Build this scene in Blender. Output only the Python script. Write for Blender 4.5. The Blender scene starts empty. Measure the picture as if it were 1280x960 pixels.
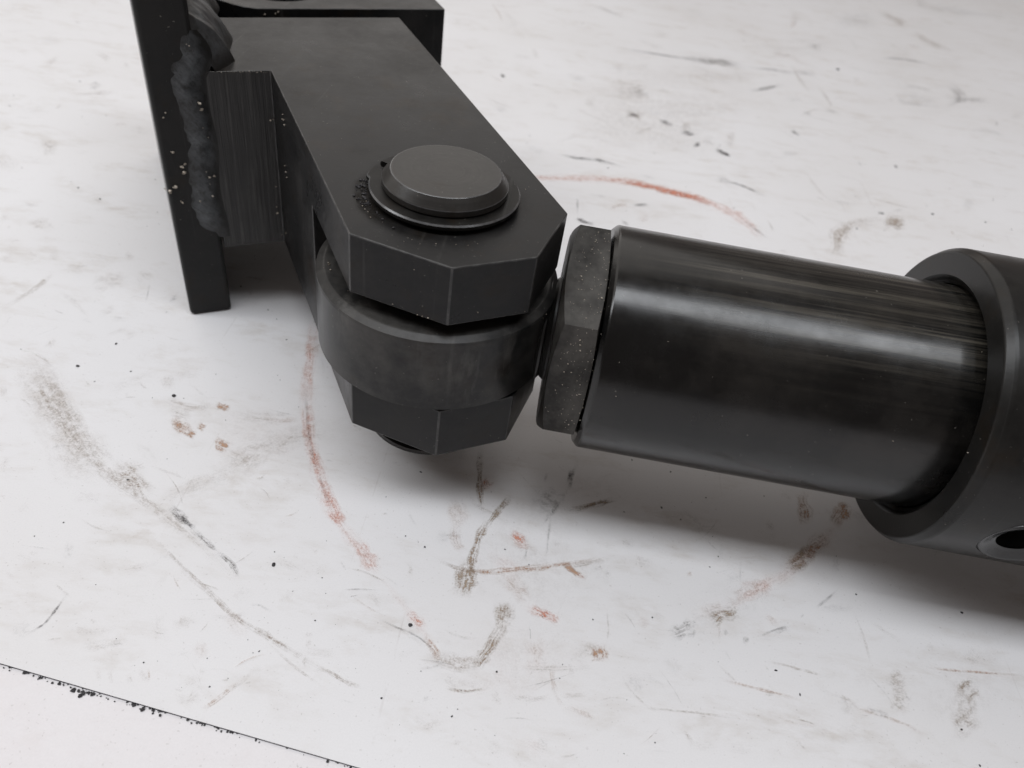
import bpy, bmesh, math, random
from mathutils import Vector, Matrix, noise

MM = 0.001
scene = bpy.context.scene
COL = scene.collection
rnd = random.Random(7)

# ------------------------------------------------------------------ camera
F_PX, PITCH, ROLL, CAM_H = 959.84, math.radians(41.5613), math.radians(9.7188), 160.0
fw = Vector((0, math.cos(PITCH), -math.sin(PITCH)))
rt = Vector((1, 0, 0))
up = rt.cross(fw)
r2 = math.cos(ROLL) * rt + math.sin(ROLL) * up
u2 = -math.sin(ROLL) * rt + math.cos(ROLL) * up
cam_data = bpy.data.cameras.new('camera')
cam_data.sensor_fit = 'HORIZONTAL'
cam_data.sensor_width = 36.0
cam_data.lens = F_PX / 1280 * 36.0
cam_data.clip_start = 0.01
cam_data.clip_end = 50
cam_data.dof.use_dof = True
cam_data.dof.focus_distance = 0.178
cam_data.dof.aperture_fstop = 21.0
cam = bpy.data.objects.new('camera', cam_data)
cam.matrix_world = Matrix(((r2.x, u2.x, -fw.x, 0), (r2.y, u2.y, -fw.y, 0), (r2.z, u2.z, -fw.z, CAM_H * MM), (0, 0, 0, 1)))
COL.objects.link(cam)
scene.camera = cam

# ------------------------------------------------------------------ light: workshop ceiling fixture, unseen rear panel and a dim room
world = bpy.data.worlds.new('World')
scene.world = world
world.use_nodes = True
bgn = world.node_tree.nodes['Background']
bgn.inputs['Color'].default_value = (1.0, 0.87, 0.81, 1)
bgn.inputs['Strength'].default_value = 0.155

def area(name, loc, size, power, color, target):
    d = bpy.data.lights.new(name, 'AREA')
    d.shape = 'RECTANGLE'
    d.size, d.size_y = size
    d.energy = power
    d.color = color
    o = bpy.data.objects.new(name, d)
    o.location = loc
    v = Vector(target) - Vector(loc)
    o.rotation_euler = v.to_track_quat('-Z', 'Y').to_euler()
    COL.objects.link(o)
    return o
area('ceiling_fixture', (-0.75, -0.10, 1.5), (3.3, 0.38), 30.0, (0.93, 0.96, 1.0), (-0.75, -0.08, 0))
# unseen area panel for the bright far wall and ceiling; fills reflections and shade
area('far_side_fill', (-1.1, 1.25, 1.55), (4.5, 3.2), 36.0, (1.0, 0.965, 0.925), (-0.1, 0.15, 0))

scene.view_settings.view_transform = 'Standard'
scene.view_settings.look = 'None'
scene.view_settings.exposure = 0.0
scene.view_settings.gamma = 1.0
scene.cycles.use_denoising = True
scene.cycles.max_bounces = 6
scene.cycles.transparent_max_bounces = 48
scene.cycles.use_adaptive_sampling = True
scene.cycles.adaptive_threshold = 0.02

# ------------------------------------------------------------------ helpers
def tag(o, label=None, cat=None, kind=None, group=None):
    if label: o['label'] = label
    if cat: o['category'] = cat
    if kind: o['kind'] = kind
    if group: o['group'] = group
    return o

def empty(name, loc, label, cat):
    o = bpy.data.objects.new(name, None)
    o.empty_display_size = 0.01
    o.location = Vector(loc) * MM
    COL.objects.link(o)
    tag(o, label, cat)
    return o

def finish(name, bm, mats, parent=None, smooth=True, angle=32, bevel=0.0, segs=2, edge_mat=-1):
    """bm is in world millimetres; link it as ONE mesh object in metres."""
    me = bpy.data.meshes.new(name)
    bmesh.ops.recalc_face_normals(bm, faces=bm.faces[:])
    org = Vector((0, 0, 0))
    q = parent
    while q is not None:
        org += q.location
        q = q.parent
    for v in bm.verts:
        v.co = v.co * MM - org
    bm.to_mesh(me)
    bm.free()
    for m in (mats if isinstance(mats, (list, tuple)) else [mats]):
        me.materials.append(m)
    if smooth:
        for p in me.polygons:
            p.use_smooth = True
        me.set_sharp_from_angle(angle=math.radians(angle))
    o = bpy.data.objects.new(name, me)
    COL.objects.link(o)
    if parent is not None:
        o.parent = parent
    if bevel > 0:
        b = o.modifiers.new('edge', 'BEVEL')
        b.width = bevel * MM
        b.segments = segs
        b.limit_method = 'ANGLE'
        b.angle_limit = math.radians(28)
        b.harden_normals = True
        b.material = edge_mat
    return o

def prism(bm, pts, z0, z1):
    lo = [bm.verts.new((p[0], p[1], z0)) for p in pts]
    hi = [bm.verts.new((p[0], p[1], z1)) for p in pts]
    n = len(pts)
    bm.faces.new(lo[::-1]); bm.faces.new(hi)
    for i in range(n):
        j = (i + 1) % n
        bm.faces.new((lo[i], lo[j], hi[j], hi[i]))

def lathe(bm, prof, origin, axis, e1, e2, seg=96, closed=False):
    """prof = [(along, radius)...] swept round the axis."""
    origin, axis, e1, e2 = map(Vector, (origin, axis, e1, e2))
    full = []                                     # hold flat faces flat: support loops beside every profile corner
    n = len(prof)
    for i in range(n):
        full.append(prof[i])
        if i == n - 1 and not closed:
            break
        a, b = Vector(prof[i]), Vector(prof[(i + 1) % n])
        L = (b - a).length
        if L > 0.7:
            full += [tuple(a.lerp(b, 0.12 / L)), tuple(a.lerp(b, 1 - 0.12 / L))]
    prof = full
    rings = []
    for s, r in prof:
        if r < 1e-6:
            rings.append([bm.verts.new(origin + axis * s)] * seg)
        else:
            rings.append([bm.verts.new(origin + axis * s + r * (math.cos(2 * math.pi * k / seg) * e1 + math.sin(2 * math.pi * k / seg) * e2)) for k in range(seg)])
    pairs = list(zip(rings, rings[1:]))
    if closed:
        pairs.append((rings[-1], rings[0]))
    for a, b in pairs:
        for k in range(seg):
            j = (k + 1) % seg
            vs = []
            for v in (a[k], a[j], b[j], b[k]):
                if v not in vs:
                    vs.append(v)
            if len(vs) > 2:
                bm.faces.new(vs)

def boolean(o, cutters):
    """cut the cutter bmeshes (world mm) out of object o and bake the result."""
    tmp = []
    for cb in cutters:
        c = finish('cutter', cb, [], None, smooth=False)
        if o.parent is not None:
            c.location = -Vector((0, 0, 0))
        tmp.append(c)
        m = o.modifiers.new('cut', 'BOOLEAN')
        m.operation = 'DIFFERENCE'
        m.solver = 'EXACT'
        m.object = c
    # modifiers made earlier (bevel) must come after the cuts
    bev = [m for m in o.modifiers if m.type == 'BEVEL']
    store = [(b.width, b.segments, b.material) for b in bev]
    for b in bev:
        o.modifiers.remove(b)
    dg = bpy.context.evaluated_depsgraph_get()
    dg.update()
    me = bpy.data.meshes.new_from_object(o.evaluated_get(dg))
    old = o.data
    o.modifiers.clear()
    o.data = me
    bpy.data.meshes.remove(old)
    for c in tmp:
        cm = c.data
        bpy.data.objects.remove(c)
        bpy.data.meshes.remove(cm)
    for p in me.polygons:
        p.use_smooth = True
    me.set_sharp_from_angle(angle=math.radians(32))
    for w, s, em in store:
        b = o.modifiers.new('edge', 'BEVEL')
        b.width = w; b.segments = s
        b.limit_method = 'ANGLE'; b.angle_limit = math.radians(28)
        b.harden_normals = True
        b.material = em

# ------------------------------------------------------------------ materials
class N:
    """tiny node-tree builder"""
    def __init__(self, name):
        self.m = bpy.data.materials.new(name)
        self.m.use_nodes = True
        self.t = self.m.node_tree
        self.b = self.t.nodes['Principled BSDF']
        self.out = self.t.nodes['Material Output']
    def n(self, kind, **kw):
        nd = self.t.nodes.new(kind)
        for k, v in kw.items():
            if k.startswith('i_'):
                key = k[2:].replace('_', ' ')
                nd.inputs[key].default_value = v
            else:
                setattr(nd, k, v)
        return nd
    def l(self, a, b):
        self.t.links.new(a, b)
    def coord(self, scale=(1, 1, 1), rot=(0, 0, 0), loc=(0, 0, 0)):
        c = self.n('ShaderNodeTexCoord')
        mp = self.n('ShaderNodeMapping')
        mp.inputs['Scale'].default_value = scale
        mp.inputs['Rotation'].default_value = rot
        mp.inputs['Location'].default_value = loc
        self.l(c.outputs['Object'], mp.inputs['Vector'])
        return mp.outputs['Vector']
    def noise(self, vec, scale, detail=4.0, rough=0.6, dist=0.0):
        nd = self.n('ShaderNodeTexNoise')
        nd.inputs['Scale'].default_value = scale
        nd.inputs['Detail'].default_value = detail
        nd.inputs['Roughness'].default_value = rough
        nd.inputs['Distortion'].default_value = dist
        self.l(vec, nd.inputs['Vector'])
        return nd.outputs['Fac']
    def ramp(self, fac, stops):
        nd = self.n('ShaderNodeValToRGB')
        e = nd.color_ramp.elements
        while len(e) < len(stops):
            e.new(0.5)
        for el, (p, c) in zip(e, stops):
            el.position = p
            el.color = (c, c, c, 1) if isinstance(c, (int, float)) else (*c, 1)
        self.l(fac, nd.inputs['Fac'])
        return nd.outputs['Color']
    def mix(self, fac, a, b):
        nd = self.n('ShaderNodeMix', data_type='RGBA')
        for sock, v in ((nd.inputs[0], fac), (nd.inputs[6], a), (nd.inputs[7], b)):
            if isinstance(v, (int, float)):
                sock.default_value = v
            elif isinstance(v, tuple):
                sock.default_value = (*v, 1)
            else:
                self.l(v, sock)
        return nd.outputs[2]
    def math(self, op, a, b=0.0):
        nd = self.n('ShaderNodeMath', operation=op)
        for sock, v in ((nd.inputs[0], a), (nd.inputs[1], b)):
            if isinstance(v, (int, float)):
                sock.default_value = v
            else:
                self.l(v, sock)
        return nd.outputs[0]
    def bump(self, h, strength, dist, prev=None):
        nd = self.n('ShaderNodeBump')
        nd.inputs['Strength'].default_value = strength
        nd.inputs['Distance'].default_value = dist
        self.l(h, nd.inputs['Height'])
        if prev is not None:
            self.l(prev, nd.inputs['Normal'])
        return nd.outputs['Normal']
    def set(self, key, v):
        s = self.b.inputs[key]
        if isinstance(v, (int, float)):
            s.default_value = v
        elif isinstance(v, tuple):
            s.default_value = (*v, 1)
        else:
            self.l(v, s)

def black_steel(name, base=(0.030, 0.030, 0.032), dust=(0.085, 0.080, 0.074), rough=(0.36, 0.52), dust_amt=0.35, wear=0.0, stretch=(1, 1, 1), rot=(0, 0, 0), grain=0.06, spec=0.5, metal=0.0):
    k = N(name)
    v = k.coord(stretch, rot)
    v0 = k.coord()
    big = k.noise(v0, 55, 5, 0.70)
    fine = k.noise(v, 900, 3, 0.6)
    speck = k.noise(v0, 1500, 2, 0.5)
    blot = k.noise(v0, 140, 6, 0.7)
    d = k.math('MULTIPLY', k.ramp(big, [(0.42, 0.0), (0.62, 1.0)]), dust_amt)
    col = k.mix(d, base, dust)
    col = k.mix(k.math('MULTIPLY', k.ramp(fine, [(0.35, 0), (0.75, 1)]), 0.30), col, tuple(c * 1.9 for c in base))
    col = k.mix(k.math('MULTIPLY', k.ramp(blot, [(0.55, 0), (0.7, 1)]), 0.35), col, tuple(c * 0.45 for c in base))
    oil = k.noise(v0, 70, 4, 0.65)
    col = k.mix(k.math('MULTIPLY', k.ramp(oil, [(0.56, 0), (0.68, 1)]), 0.45), col, (0.020, 0.014, 0.009))
    # fine scratches in two directions
    for rz, sc in ((0.5, 300), (-0.9, 420)):
        sv = k.coord((1, 0.02, 0.02), (0.4, 0.7 * rz, rz))
        sn = k.noise(sv, sc, 2, 0.5)
        col = k.mix(k.math('MULTIPLY', k.math('MULTIPLY', k.ramp(sn, [(0.66, 0), (0.72, 1)]), k.ramp(oil, [(0.35, 0), (0.6, 1)])), 0.35), col, (0.07, 0.068, 0.065))
    # pale dust specks
    col = k.mix(k.math('MULTIPLY', k.ramp(speck, [(0.73, 0), (0.77, 1)]), 0.5), col, (0.20, 0.19, 0.17))
    if wear > 0:                                 # rubbed edge: mostly bare grey, broken up
        e = k.ramp(k.noise(v0, 190, 6, 0.8), [(0.47, 0), (0.66, 1)])
        col = k.mix(k.math('MULTIPLY', e, wear), col, (0.16, 0.155, 0.15))
    k.set('Base Color', col)
    k.set('Metallic', metal)
    rr = k.n('ShaderNodeMapRange')
    rr.inputs['From Min'].default_value = 0.3; rr.inputs['From Max'].default_value = 0.7
    rr.inputs['To Min'].default_value = rough[0]; rr.inputs['To Max'].default_value = rough[1]
    k.l(big, rr.inputs['Value'])
    k.set('Roughness', rr.outputs['Result'])
    k.set('Specular IOR Level', spec)
    h = k.bump(fine, grain, 0.0002)
    h = k.bump(blot, 0.10, 0.0003, h)
    k.set('Normal', h)
    return k

def M(k):
    return k.m

mat_fork = M(black_steel('black_oxide_steel', base=(0.008, 0.008, 0.0085), dust=(0.030, 0.028, 0.026), rough=(0.24, 0.48), dust_amt=0.5, spec=0.22))
mat_edge = M(black_steel('rubbed_steel_edge', base=(0.012, 0.012, 0.012), rough=(0.32, 0.42), dust_amt=0.2, wear=0.32))
mat_plate = M(black_steel('black_plate_steel', base=(0.009, 0.009, 0.009), dust=(0.030, 0.028, 0.026), rough=(0.40, 0.55), dust_amt=0.35, spec=0.25))
k_pin = black_steel('black_pin_steel', base=(0.018, 0.0165, 0.015), dust=(0.055, 0.05, 0.045), rough=(0.28, 0.38), dust_amt=0.35, spec=0.4)
def turned(k):
    """concentric lathe marks round the object's own axis"""
    v = k.coord()
    flat = k.n('ShaderNodeVectorMath', operation='MULTIPLY')
    flat.inputs[1].default_value = (1, 1, 0)
    k.l(v, flat.inputs[0])
    ln = k.n('ShaderNodeVectorMath', operation='LENGTH')
    k.l(flat.outputs['Vector'], ln.inputs[0])
    cmb = k.n('ShaderNodeCombineXYZ')
    k.l(ln.outputs['Value'], cmb.inputs[0])
    rings = k.noise(cmb.outputs[0], 1500, 3, 0.7)
    worn = k.noise(v, 120, 4, 0.6)
    src = k.b.inputs['Base Color'].links[0].from_socket
    f = k.math('MULTIPLY', k.ramp(rings, [(0.45, 0), (0.65, 1)]), k.ramp(worn, [(0.38, 0.1), (0.6, 1)]))
    k.set('Base Color', k.mix(k.math('MULTIPLY', f, 0.3), src, (0.060, 0.057, 0.052)))
    bn = k.n('ShaderNodeBump')
    bn.inputs['Strength'].default_value = 0.06
    bn.inputs['Distance'].default_value = 0.0002
    k.l(rings, bn.inputs['Height'])
    k.l(k.b.inputs['Normal'].links[0].from_socket, bn.inputs['Normal'])
    k.set('Normal', bn.outputs['Normal'])
    return k.m
mat_pin = turned(k_pin)
mat_ring = M(black_steel('spring_steel_ring', base=(0.006, 0.0055, 0.005), rough=(0.40, 0.5), dust_amt=0.15, spec=0.2))
mat_lit_edge = M(black_steel('lit_edge_steel', base=(0.05, 0.05, 0.052), rough=(0.22, 0.3), dust_amt=0.1, spec=0.8, wear=0.5))  # pale metal that paints the lit edges of ring and pin head
k_boss = black_steel('black_rod_eye_steel', base=(0.011, 0.011, 0.011), dust=(0.075, 0.070, 0.064), rough=(0.26, 0.42), dust_amt=0.55, spec=0.28)
def rubbed(k):
    """pale vertical rub marks over part of a steel face"""
    v = k.coord((1, 1, 0.25))
    a = k.noise(v, 130, 5, 0.7)
    b = k.noise(k.coord(loc=(0.013, 0.004, 0)), 34, 3, 0.5)
    f = k.math('MULTIPLY', k.ramp(a, [(0.50, 0), (0.68, 1)]), k.ramp(b, [(0.50, 0), (0.62, 1)]))
    src = k.b.inputs['Base Color'].links[0].from_socket
    k.set('Base Color', k.mix(k.math('MULTIPLY', f, 0.7), src, (0.11, 0.105, 0.098)))
    return k.m
mat_boss = rubbed(k_boss)
mat_nut = M(black_steel('black_nut_steel', base=(0.013, 0.012, 0.011), dust=(0.10, 0.094, 0.085), rough=(0.36, 0.5), dust_amt=0.65, spec=0.25))
mat_gland = M(black_steel('black_gland_steel', base=(0.008, 0.0077, 0.0072), dust=(0.030, 0.028, 0.026), rough=(0.26, 0.38), dust_amt=0.35, spec=0.3))

# saw-cut end face: vertical cutting lines
def sawn():
    k = N('saw_cut_steel')
    v = k.coord((1, 1, 0.03))
    v0 = k.coord()
    a = k.noise(v, 1100, 4, 0.7)
    b = k.noise(v0, 160, 4, 0.6)
    col = k.ramp(a, [(0.3, (0.012, 0.011, 0.011)), (0.55, (0.030, 0.029, 0.028)), (0.75, (0.075, 0.072, 0.068))])
    col = k.mix(k.math('MULTIPLY', k.ramp(b, [(0.5, 0), (0.7, 1)]), 0.5), col, (0.02, 0.019, 0.018))
    k.set('Base Color', col)
    k.set('Roughness', 0.5)
    k.set('Normal', k.bump(a, 0.5, 0.0004))
    return k.m
mat_sawn = sawn()

# piston rod: axial rub marks and oily blotches (axis is local X of the world, turned by the rod angle)
def rod_mat():
    k = N('piston_rod_steel')
    v0 = k.coord()
    v = k.coord((0.02, 1, 1), (0, 0, math.radians(0.98)))
    st = k.noise(v, 800, 5, 0.7)
    st2 = k.noise(v, 220, 3, 0.6)
    big = k.noise(v0, 38, 5, 0.65)
    blot = k.noise(v0, 90, 6, 0.7)
    sep = k.n('ShaderNodeSeparateXYZ')
    k.l(v0, sep.inputs[0])
    # rubbed zone on the outer end of the rod
    mr = k.n('ShaderNodeMapRange', interpolation_type='SMOOTHSTEP')
    mr.inputs['From Min'].default_value = -0.088; mr.inputs['From Max'].default_value = -0.030
    k.l(sep.outputs['X'], mr.inputs['Value'])
    mz = k.n('ShaderNodeMapRange', interpolation_type='SMOOTHSTEP')
    mz.inputs['From Min'].default_value = 0.0635; mz.inputs['From Max'].default_value = 0.0705
    k.l(sep.outputs['Z'], mz.inputs['Value'])
    zone = k.math('MULTIPLY', mr.outputs['Result'], k.math('ADD', k.math('MULTIPLY', mz.outputs['Result'], 0.94), 0.06))
    col = k.mix(k.math('MULTIPLY', k.ramp(big, [(0.46, 0), (0.70, 1)]), 0.6), (0.0025, 0.0025, 0.0025), (0.030, 0.027, 0.024))
    col = k.mix(k.math('MULTIPLY', k.ramp(blot, [(0.5, 0), (0.7, 1)]), 0.5), col, (0.005, 0.005, 0.005))
    streak = k.math('MULTIPLY', k.ramp(st, [(0.42, 0), (0.72, 1)]), k.math('MULTIPLY', zone, k.ramp(st2, [(0.35, 0), (0.6, 1)])))
    col = k.mix(k.math('MULTIPLY', streak, 0.75), col, (0.125, 0.112, 0.09))
    speck = k.noise(v0, 1300, 2, 0.5)
    col = k.mix(k.math('MULTIPLY', k.ramp(speck, [(0.745, 0), (0.77, 1)]), 0.5), col, (0.2, 0.19, 0.17))
    k.set('Base Color', col)
    rr = k.n('ShaderNodeMapRange')
    rr.inputs['From Min'].default_value = 0.3; rr.inputs['From Max'].default_value = 0.7
    rr.inputs['To Min'].default_value = 0.15; rr.inputs['To Max'].default_value = 0.30
    k.l(blot, rr.inputs['Value'])
    k.set('Roughness', rr.outputs['Result'])
    k.set('Specular IOR Level', 0.5)
    h = k.bump(st, 0.04, 0.0002)
    k.set('Normal', k.bump(blot, 0.04, 0.0003, h))
    return k.m
mat_rod = rod_mat()

def weld_mat():
    k = N('weld_metal')
    v0 = k.coord()
    uv = k.n('ShaderNodeUVMap')
    sep = k.n('ShaderNodeSeparateXYZ')
    k.l(uv.outputs['UV'], sep.inputs[0])
    a = k.noise(v0, 95, 4, 0.6)
    b = k.noise(v0, 900, 4, 0.65)
    # brushed streaks slanting across the bead
    st = k.n('ShaderNodeMapping')
    st.vector_type = 'TEXTURE'
    st.inputs['Rotation'].default_value = (0, 0, 0.75)
    st.inputs['Scale'].default_value = (0.22, 1.6, 1)
    k.l(uv.outputs['UV'], st.inputs['Vector'])
    c = k.noise(st.outputs['Vector'], 2.2, 5, 0.7)
    col = k.ramp(a, [(0.36, (0.035, 0.036, 0.037)), (0.50, (0.056, 0.060, 0.064)), (0.64, (0.088, 0.095, 0.101))])
    col = k.mix(k.math('MULTIPLY', k.ramp(c, [(0.45, 0), (0.65, 1)]), 0.55), col, (0.022, 0.021, 0.021))
    col = k.mix(k.math('MULTIPLY', k.ramp(b, [(0.6, 0), (0.7, 1)]), 0.5), col, (0.015, 0.012, 0.010))
    pit = k.noise(v0, 330, 5, 0.75)
    col = k.mix(k.ramp(pit, [(0.46, 0), (0.66, 0.8)]), col, (0.012, 0.011, 0.010))
    # borders melt into the black plate
    e = k.math('MULTIPLY', sep.outputs['X'], k.math('SUBTRACT', 1.0, sep.outputs['X']))
    e2 = k.math('ADD', e, k.math('MULTIPLY', k.math('SUBTRACT', pit, 0.5), 0.45))
    col = k.mix(k.ramp(e2, [(0.08, 1), (0.20, 0)]), col, (0.011, 0.0105, 0.010))
    k.set('Base Color', col)
    k.set('Metallic', 0.3)
    k.set('Roughness', 0.38)
    h = k.bump(pit, 0.3, 0.0004)
    k.set('Normal', k.bump(b, 0.12, 0.0002, h))
    return k.m
mat_weld = weld_mat()

def simple(name, col, rough, metal=0.0, scale=800, var=0.4):
    k = N(name)
    f = k.noise(k.coord(), scale, 3, 0.6)
    k.set('Base Color', k.mix(f, tuple(c * (1 - var) for c in col), tuple(min(1, c * (1 + var)) for c in col)))
    k.set('Roughness', rough)
    k.set('Metallic', metal)
    return k.m
mat_spatter = simple('pale_weld_spatter', (0.33, 0.29, 0.24), 0.4, 0.3, 1200, 0.9)
mat_crumb = simple('black_grit', (0.025, 0.023, 0.025), 0.7)
mat_seat = simple('polished_port_seat', (0.030, 0.030, 0.031), 0.22)
mat_stud = simple('dark_thread', (0.010, 0.009, 0.008), 0.45)  # kept near-black in the gap between eye and nut
mat_dark = simple('shaded_bore', (0.008, 0.008, 0.008), 0.5)  # near-black lining puts the bore's shade into its colour

def board_mat(name, col, smear, amt, stretch):
    k = N(name)
    v0 = k.coord()
    v = k.coord(stretch, (0, 0, math.radians(-14)))
    a = k.noise(v, 26, 5, 0.68, 0.4)
    b = k.noise(v, 95, 5, 0.7, 0.3)
    c = k.noise(v0, 1400, 2, 0.5)
    big = k.noise(v0, 9, 3, 0.5)
    mask = k.math('MULTIPLY', k.ramp(a, [(0.48, 0), (0.70, 1)]), k.ramp(b, [(0.42, 0), (0.64, 1)]))
    out = k.mix(k.math('MULTIPLY', mask, amt), col, smear)
    out = k.mix(k.math('MULTIPLY', k.ramp(big, [(0.4, 0), (0.65, 1)]), amt * 0.22), out, smear)
    pep = k.math('MULTIPLY', k.ramp(c, [(0.66, 0), (0.71, 1)]), k.ramp(b, [(0.40, 0), (0.60, 1)]))
    out = k.mix(k.math('MULTIPLY', pep, 0.35), out, (0.25, 0.22, 0.2))
    gr = k.noise(v0, 2600, 2, 0.6)
    out = k.mix(k.math('MULTIPLY', k.ramp(gr, [(0.35, 0), (0.75, 1)]), 0.16), out, tuple(0.72 * q for q in col))
    # hairline scratches
    sv = k.coord((1.0, 0.012, 1), (0, 0, math.radians(63)))
    s1 = k.noise(sv, 420, 2, 0.5)
    out = k.mix(k.math('MULTIPLY', k.math('MULTIPLY', k.ramp(s1, [(0.70, 0), (0.73, 1)]), k.ramp(a, [(0.45, 0), (0.6, 1)])), 0.3), out, (0.42, 0.39, 0.37))
    k.set('Base Color', out)
    rr = k.n('ShaderNodeMapRange')
    rr.inputs['To Min'].default_value = 0.38; rr.inputs['To Max'].default_value = 0.55
    k.l(a, rr.inputs['Value'])
    k.set('Roughness', rr.outputs['Result'])
    k.set('Specular IOR Level', 0.35)
    k.set('Normal', k.bump(b, 0.03, 0.0005))
    return k.m
mat_board = board_mat('scuffed_white_laminate', (0.74, 0.733, 0.742), (0.50, 0.455, 0.41), 0.6, (1.0, 2.4, 1.0))
mat_bench = board_mat('pinkish_white_board', (0.745, 0.725, 0.735), (0.60, 0.53, 0.51), 0.35, (1.0, 1.6, 1.0))
mat_board_edge = simple('shaded_board_edge', (0.05, 0.045, 0.055), 0.7)  # dark side colour paints the shadow line under the board's edge

def mark_mat(name, col, col2, scale, lo, hi, strength, solid=0.0):
    """a rubbed or smeared mark: broken up by noise, fading to its borders (UV.y = across, colour attribute = strength)"""
    k = N(name)
    uv = k.n('ShaderNodeUVMap')
    sep = k.n('ShaderNodeSeparateXYZ')
    k.l(uv.outputs['UV'], sep.inputs[0])
    att = k.n('ShaderNodeVertexColor', layer_name='strength')
    asep = k.n('ShaderNodeSeparateColor')
    k.l(att.outputs['Color'], asep.inputs[0])
    v0 = k.coord()
    a = k.noise(v0, scale, 5, 0.75)
    c = k.noise(v0, scale * 0.22, 4, 0.6)
    prof = k.math('POWER', k.math('MAXIMUM', k.math('SUBTRACT', 1.0, k.math('POWER', k.math('ABSOLUTE', sep.outputs['Y']), 2.0)), 0.0), 1.3)
    prof = k.math('MULTIPLY', prof, asep.outputs['Red'])
    # dragged streaks along the stroke, worn-out patches and a fine speckle of missed spots
    sm = k.n('ShaderNodeMapping')
    sm.inputs['Scale'].default_value = (0.16, 2.6, 1)
    k.l(uv.outputs['UV'], sm.inputs['Vector'])
    stk = k.noise(sm.outputs['Vector'], 1.0, 4, 0.7)
    tex = k.math('MULTIPLY', k.ramp(stk, [(lo, 0.1), (hi, 1)]), k.ramp(a, [(lo, 0.12), (hi, 1)]))
    tex = k.math('MULTIPLY', tex, k.ramp(c, [(0.34, 0.15), (0.58, 1)]))
    tex = k.math('MAXIMUM', tex, solid)
    al = k.math('MINIMUM', k.math('MULTIPLY', k.math('MULTIPLY', prof, tex), strength), 0.96)
    k.set('Base Color', k.mix(c, col, col2))
    k.set('Roughness', 0.7)
    k.set('Specular IOR Level', 0.1)
    k.set('Alpha', al)
    return k.m
MARK = {
    'r': ('red_crayon_marks', mark_mat('red_crayon', (0.58, 0.18, 0.10), (0.68, 0.35, 0.25), 1900, 0.40, 0.58, 2.3)),
    'o': ('rust_smears', mark_mat('rust_smear', (0.38, 0.21, 0.12), (0.52, 0.35, 0.25), 1900, 0.38, 0.60, 2.3)),
    'b': ('brown_smears', mark_mat('brown_smear', (0.25, 0.185, 0.125), (0.41, 0.325, 0.25), 2000, 0.38, 0.60, 2.0)),
    'g': ('grey_scuffs', mark_mat('grey_scuff', (0.13, 0.12, 0.115), (0.28, 0.26, 0.245), 1900, 0.38, 0.60, 1.6)),
    'd': ('dark_scratches', mark_mat('dark_scratch', (0.04, 0.037, 0.04), (0.10, 0.09, 0.09), 1500, 0.34, 0.52, 1.8, 0.15)),
}

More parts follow.
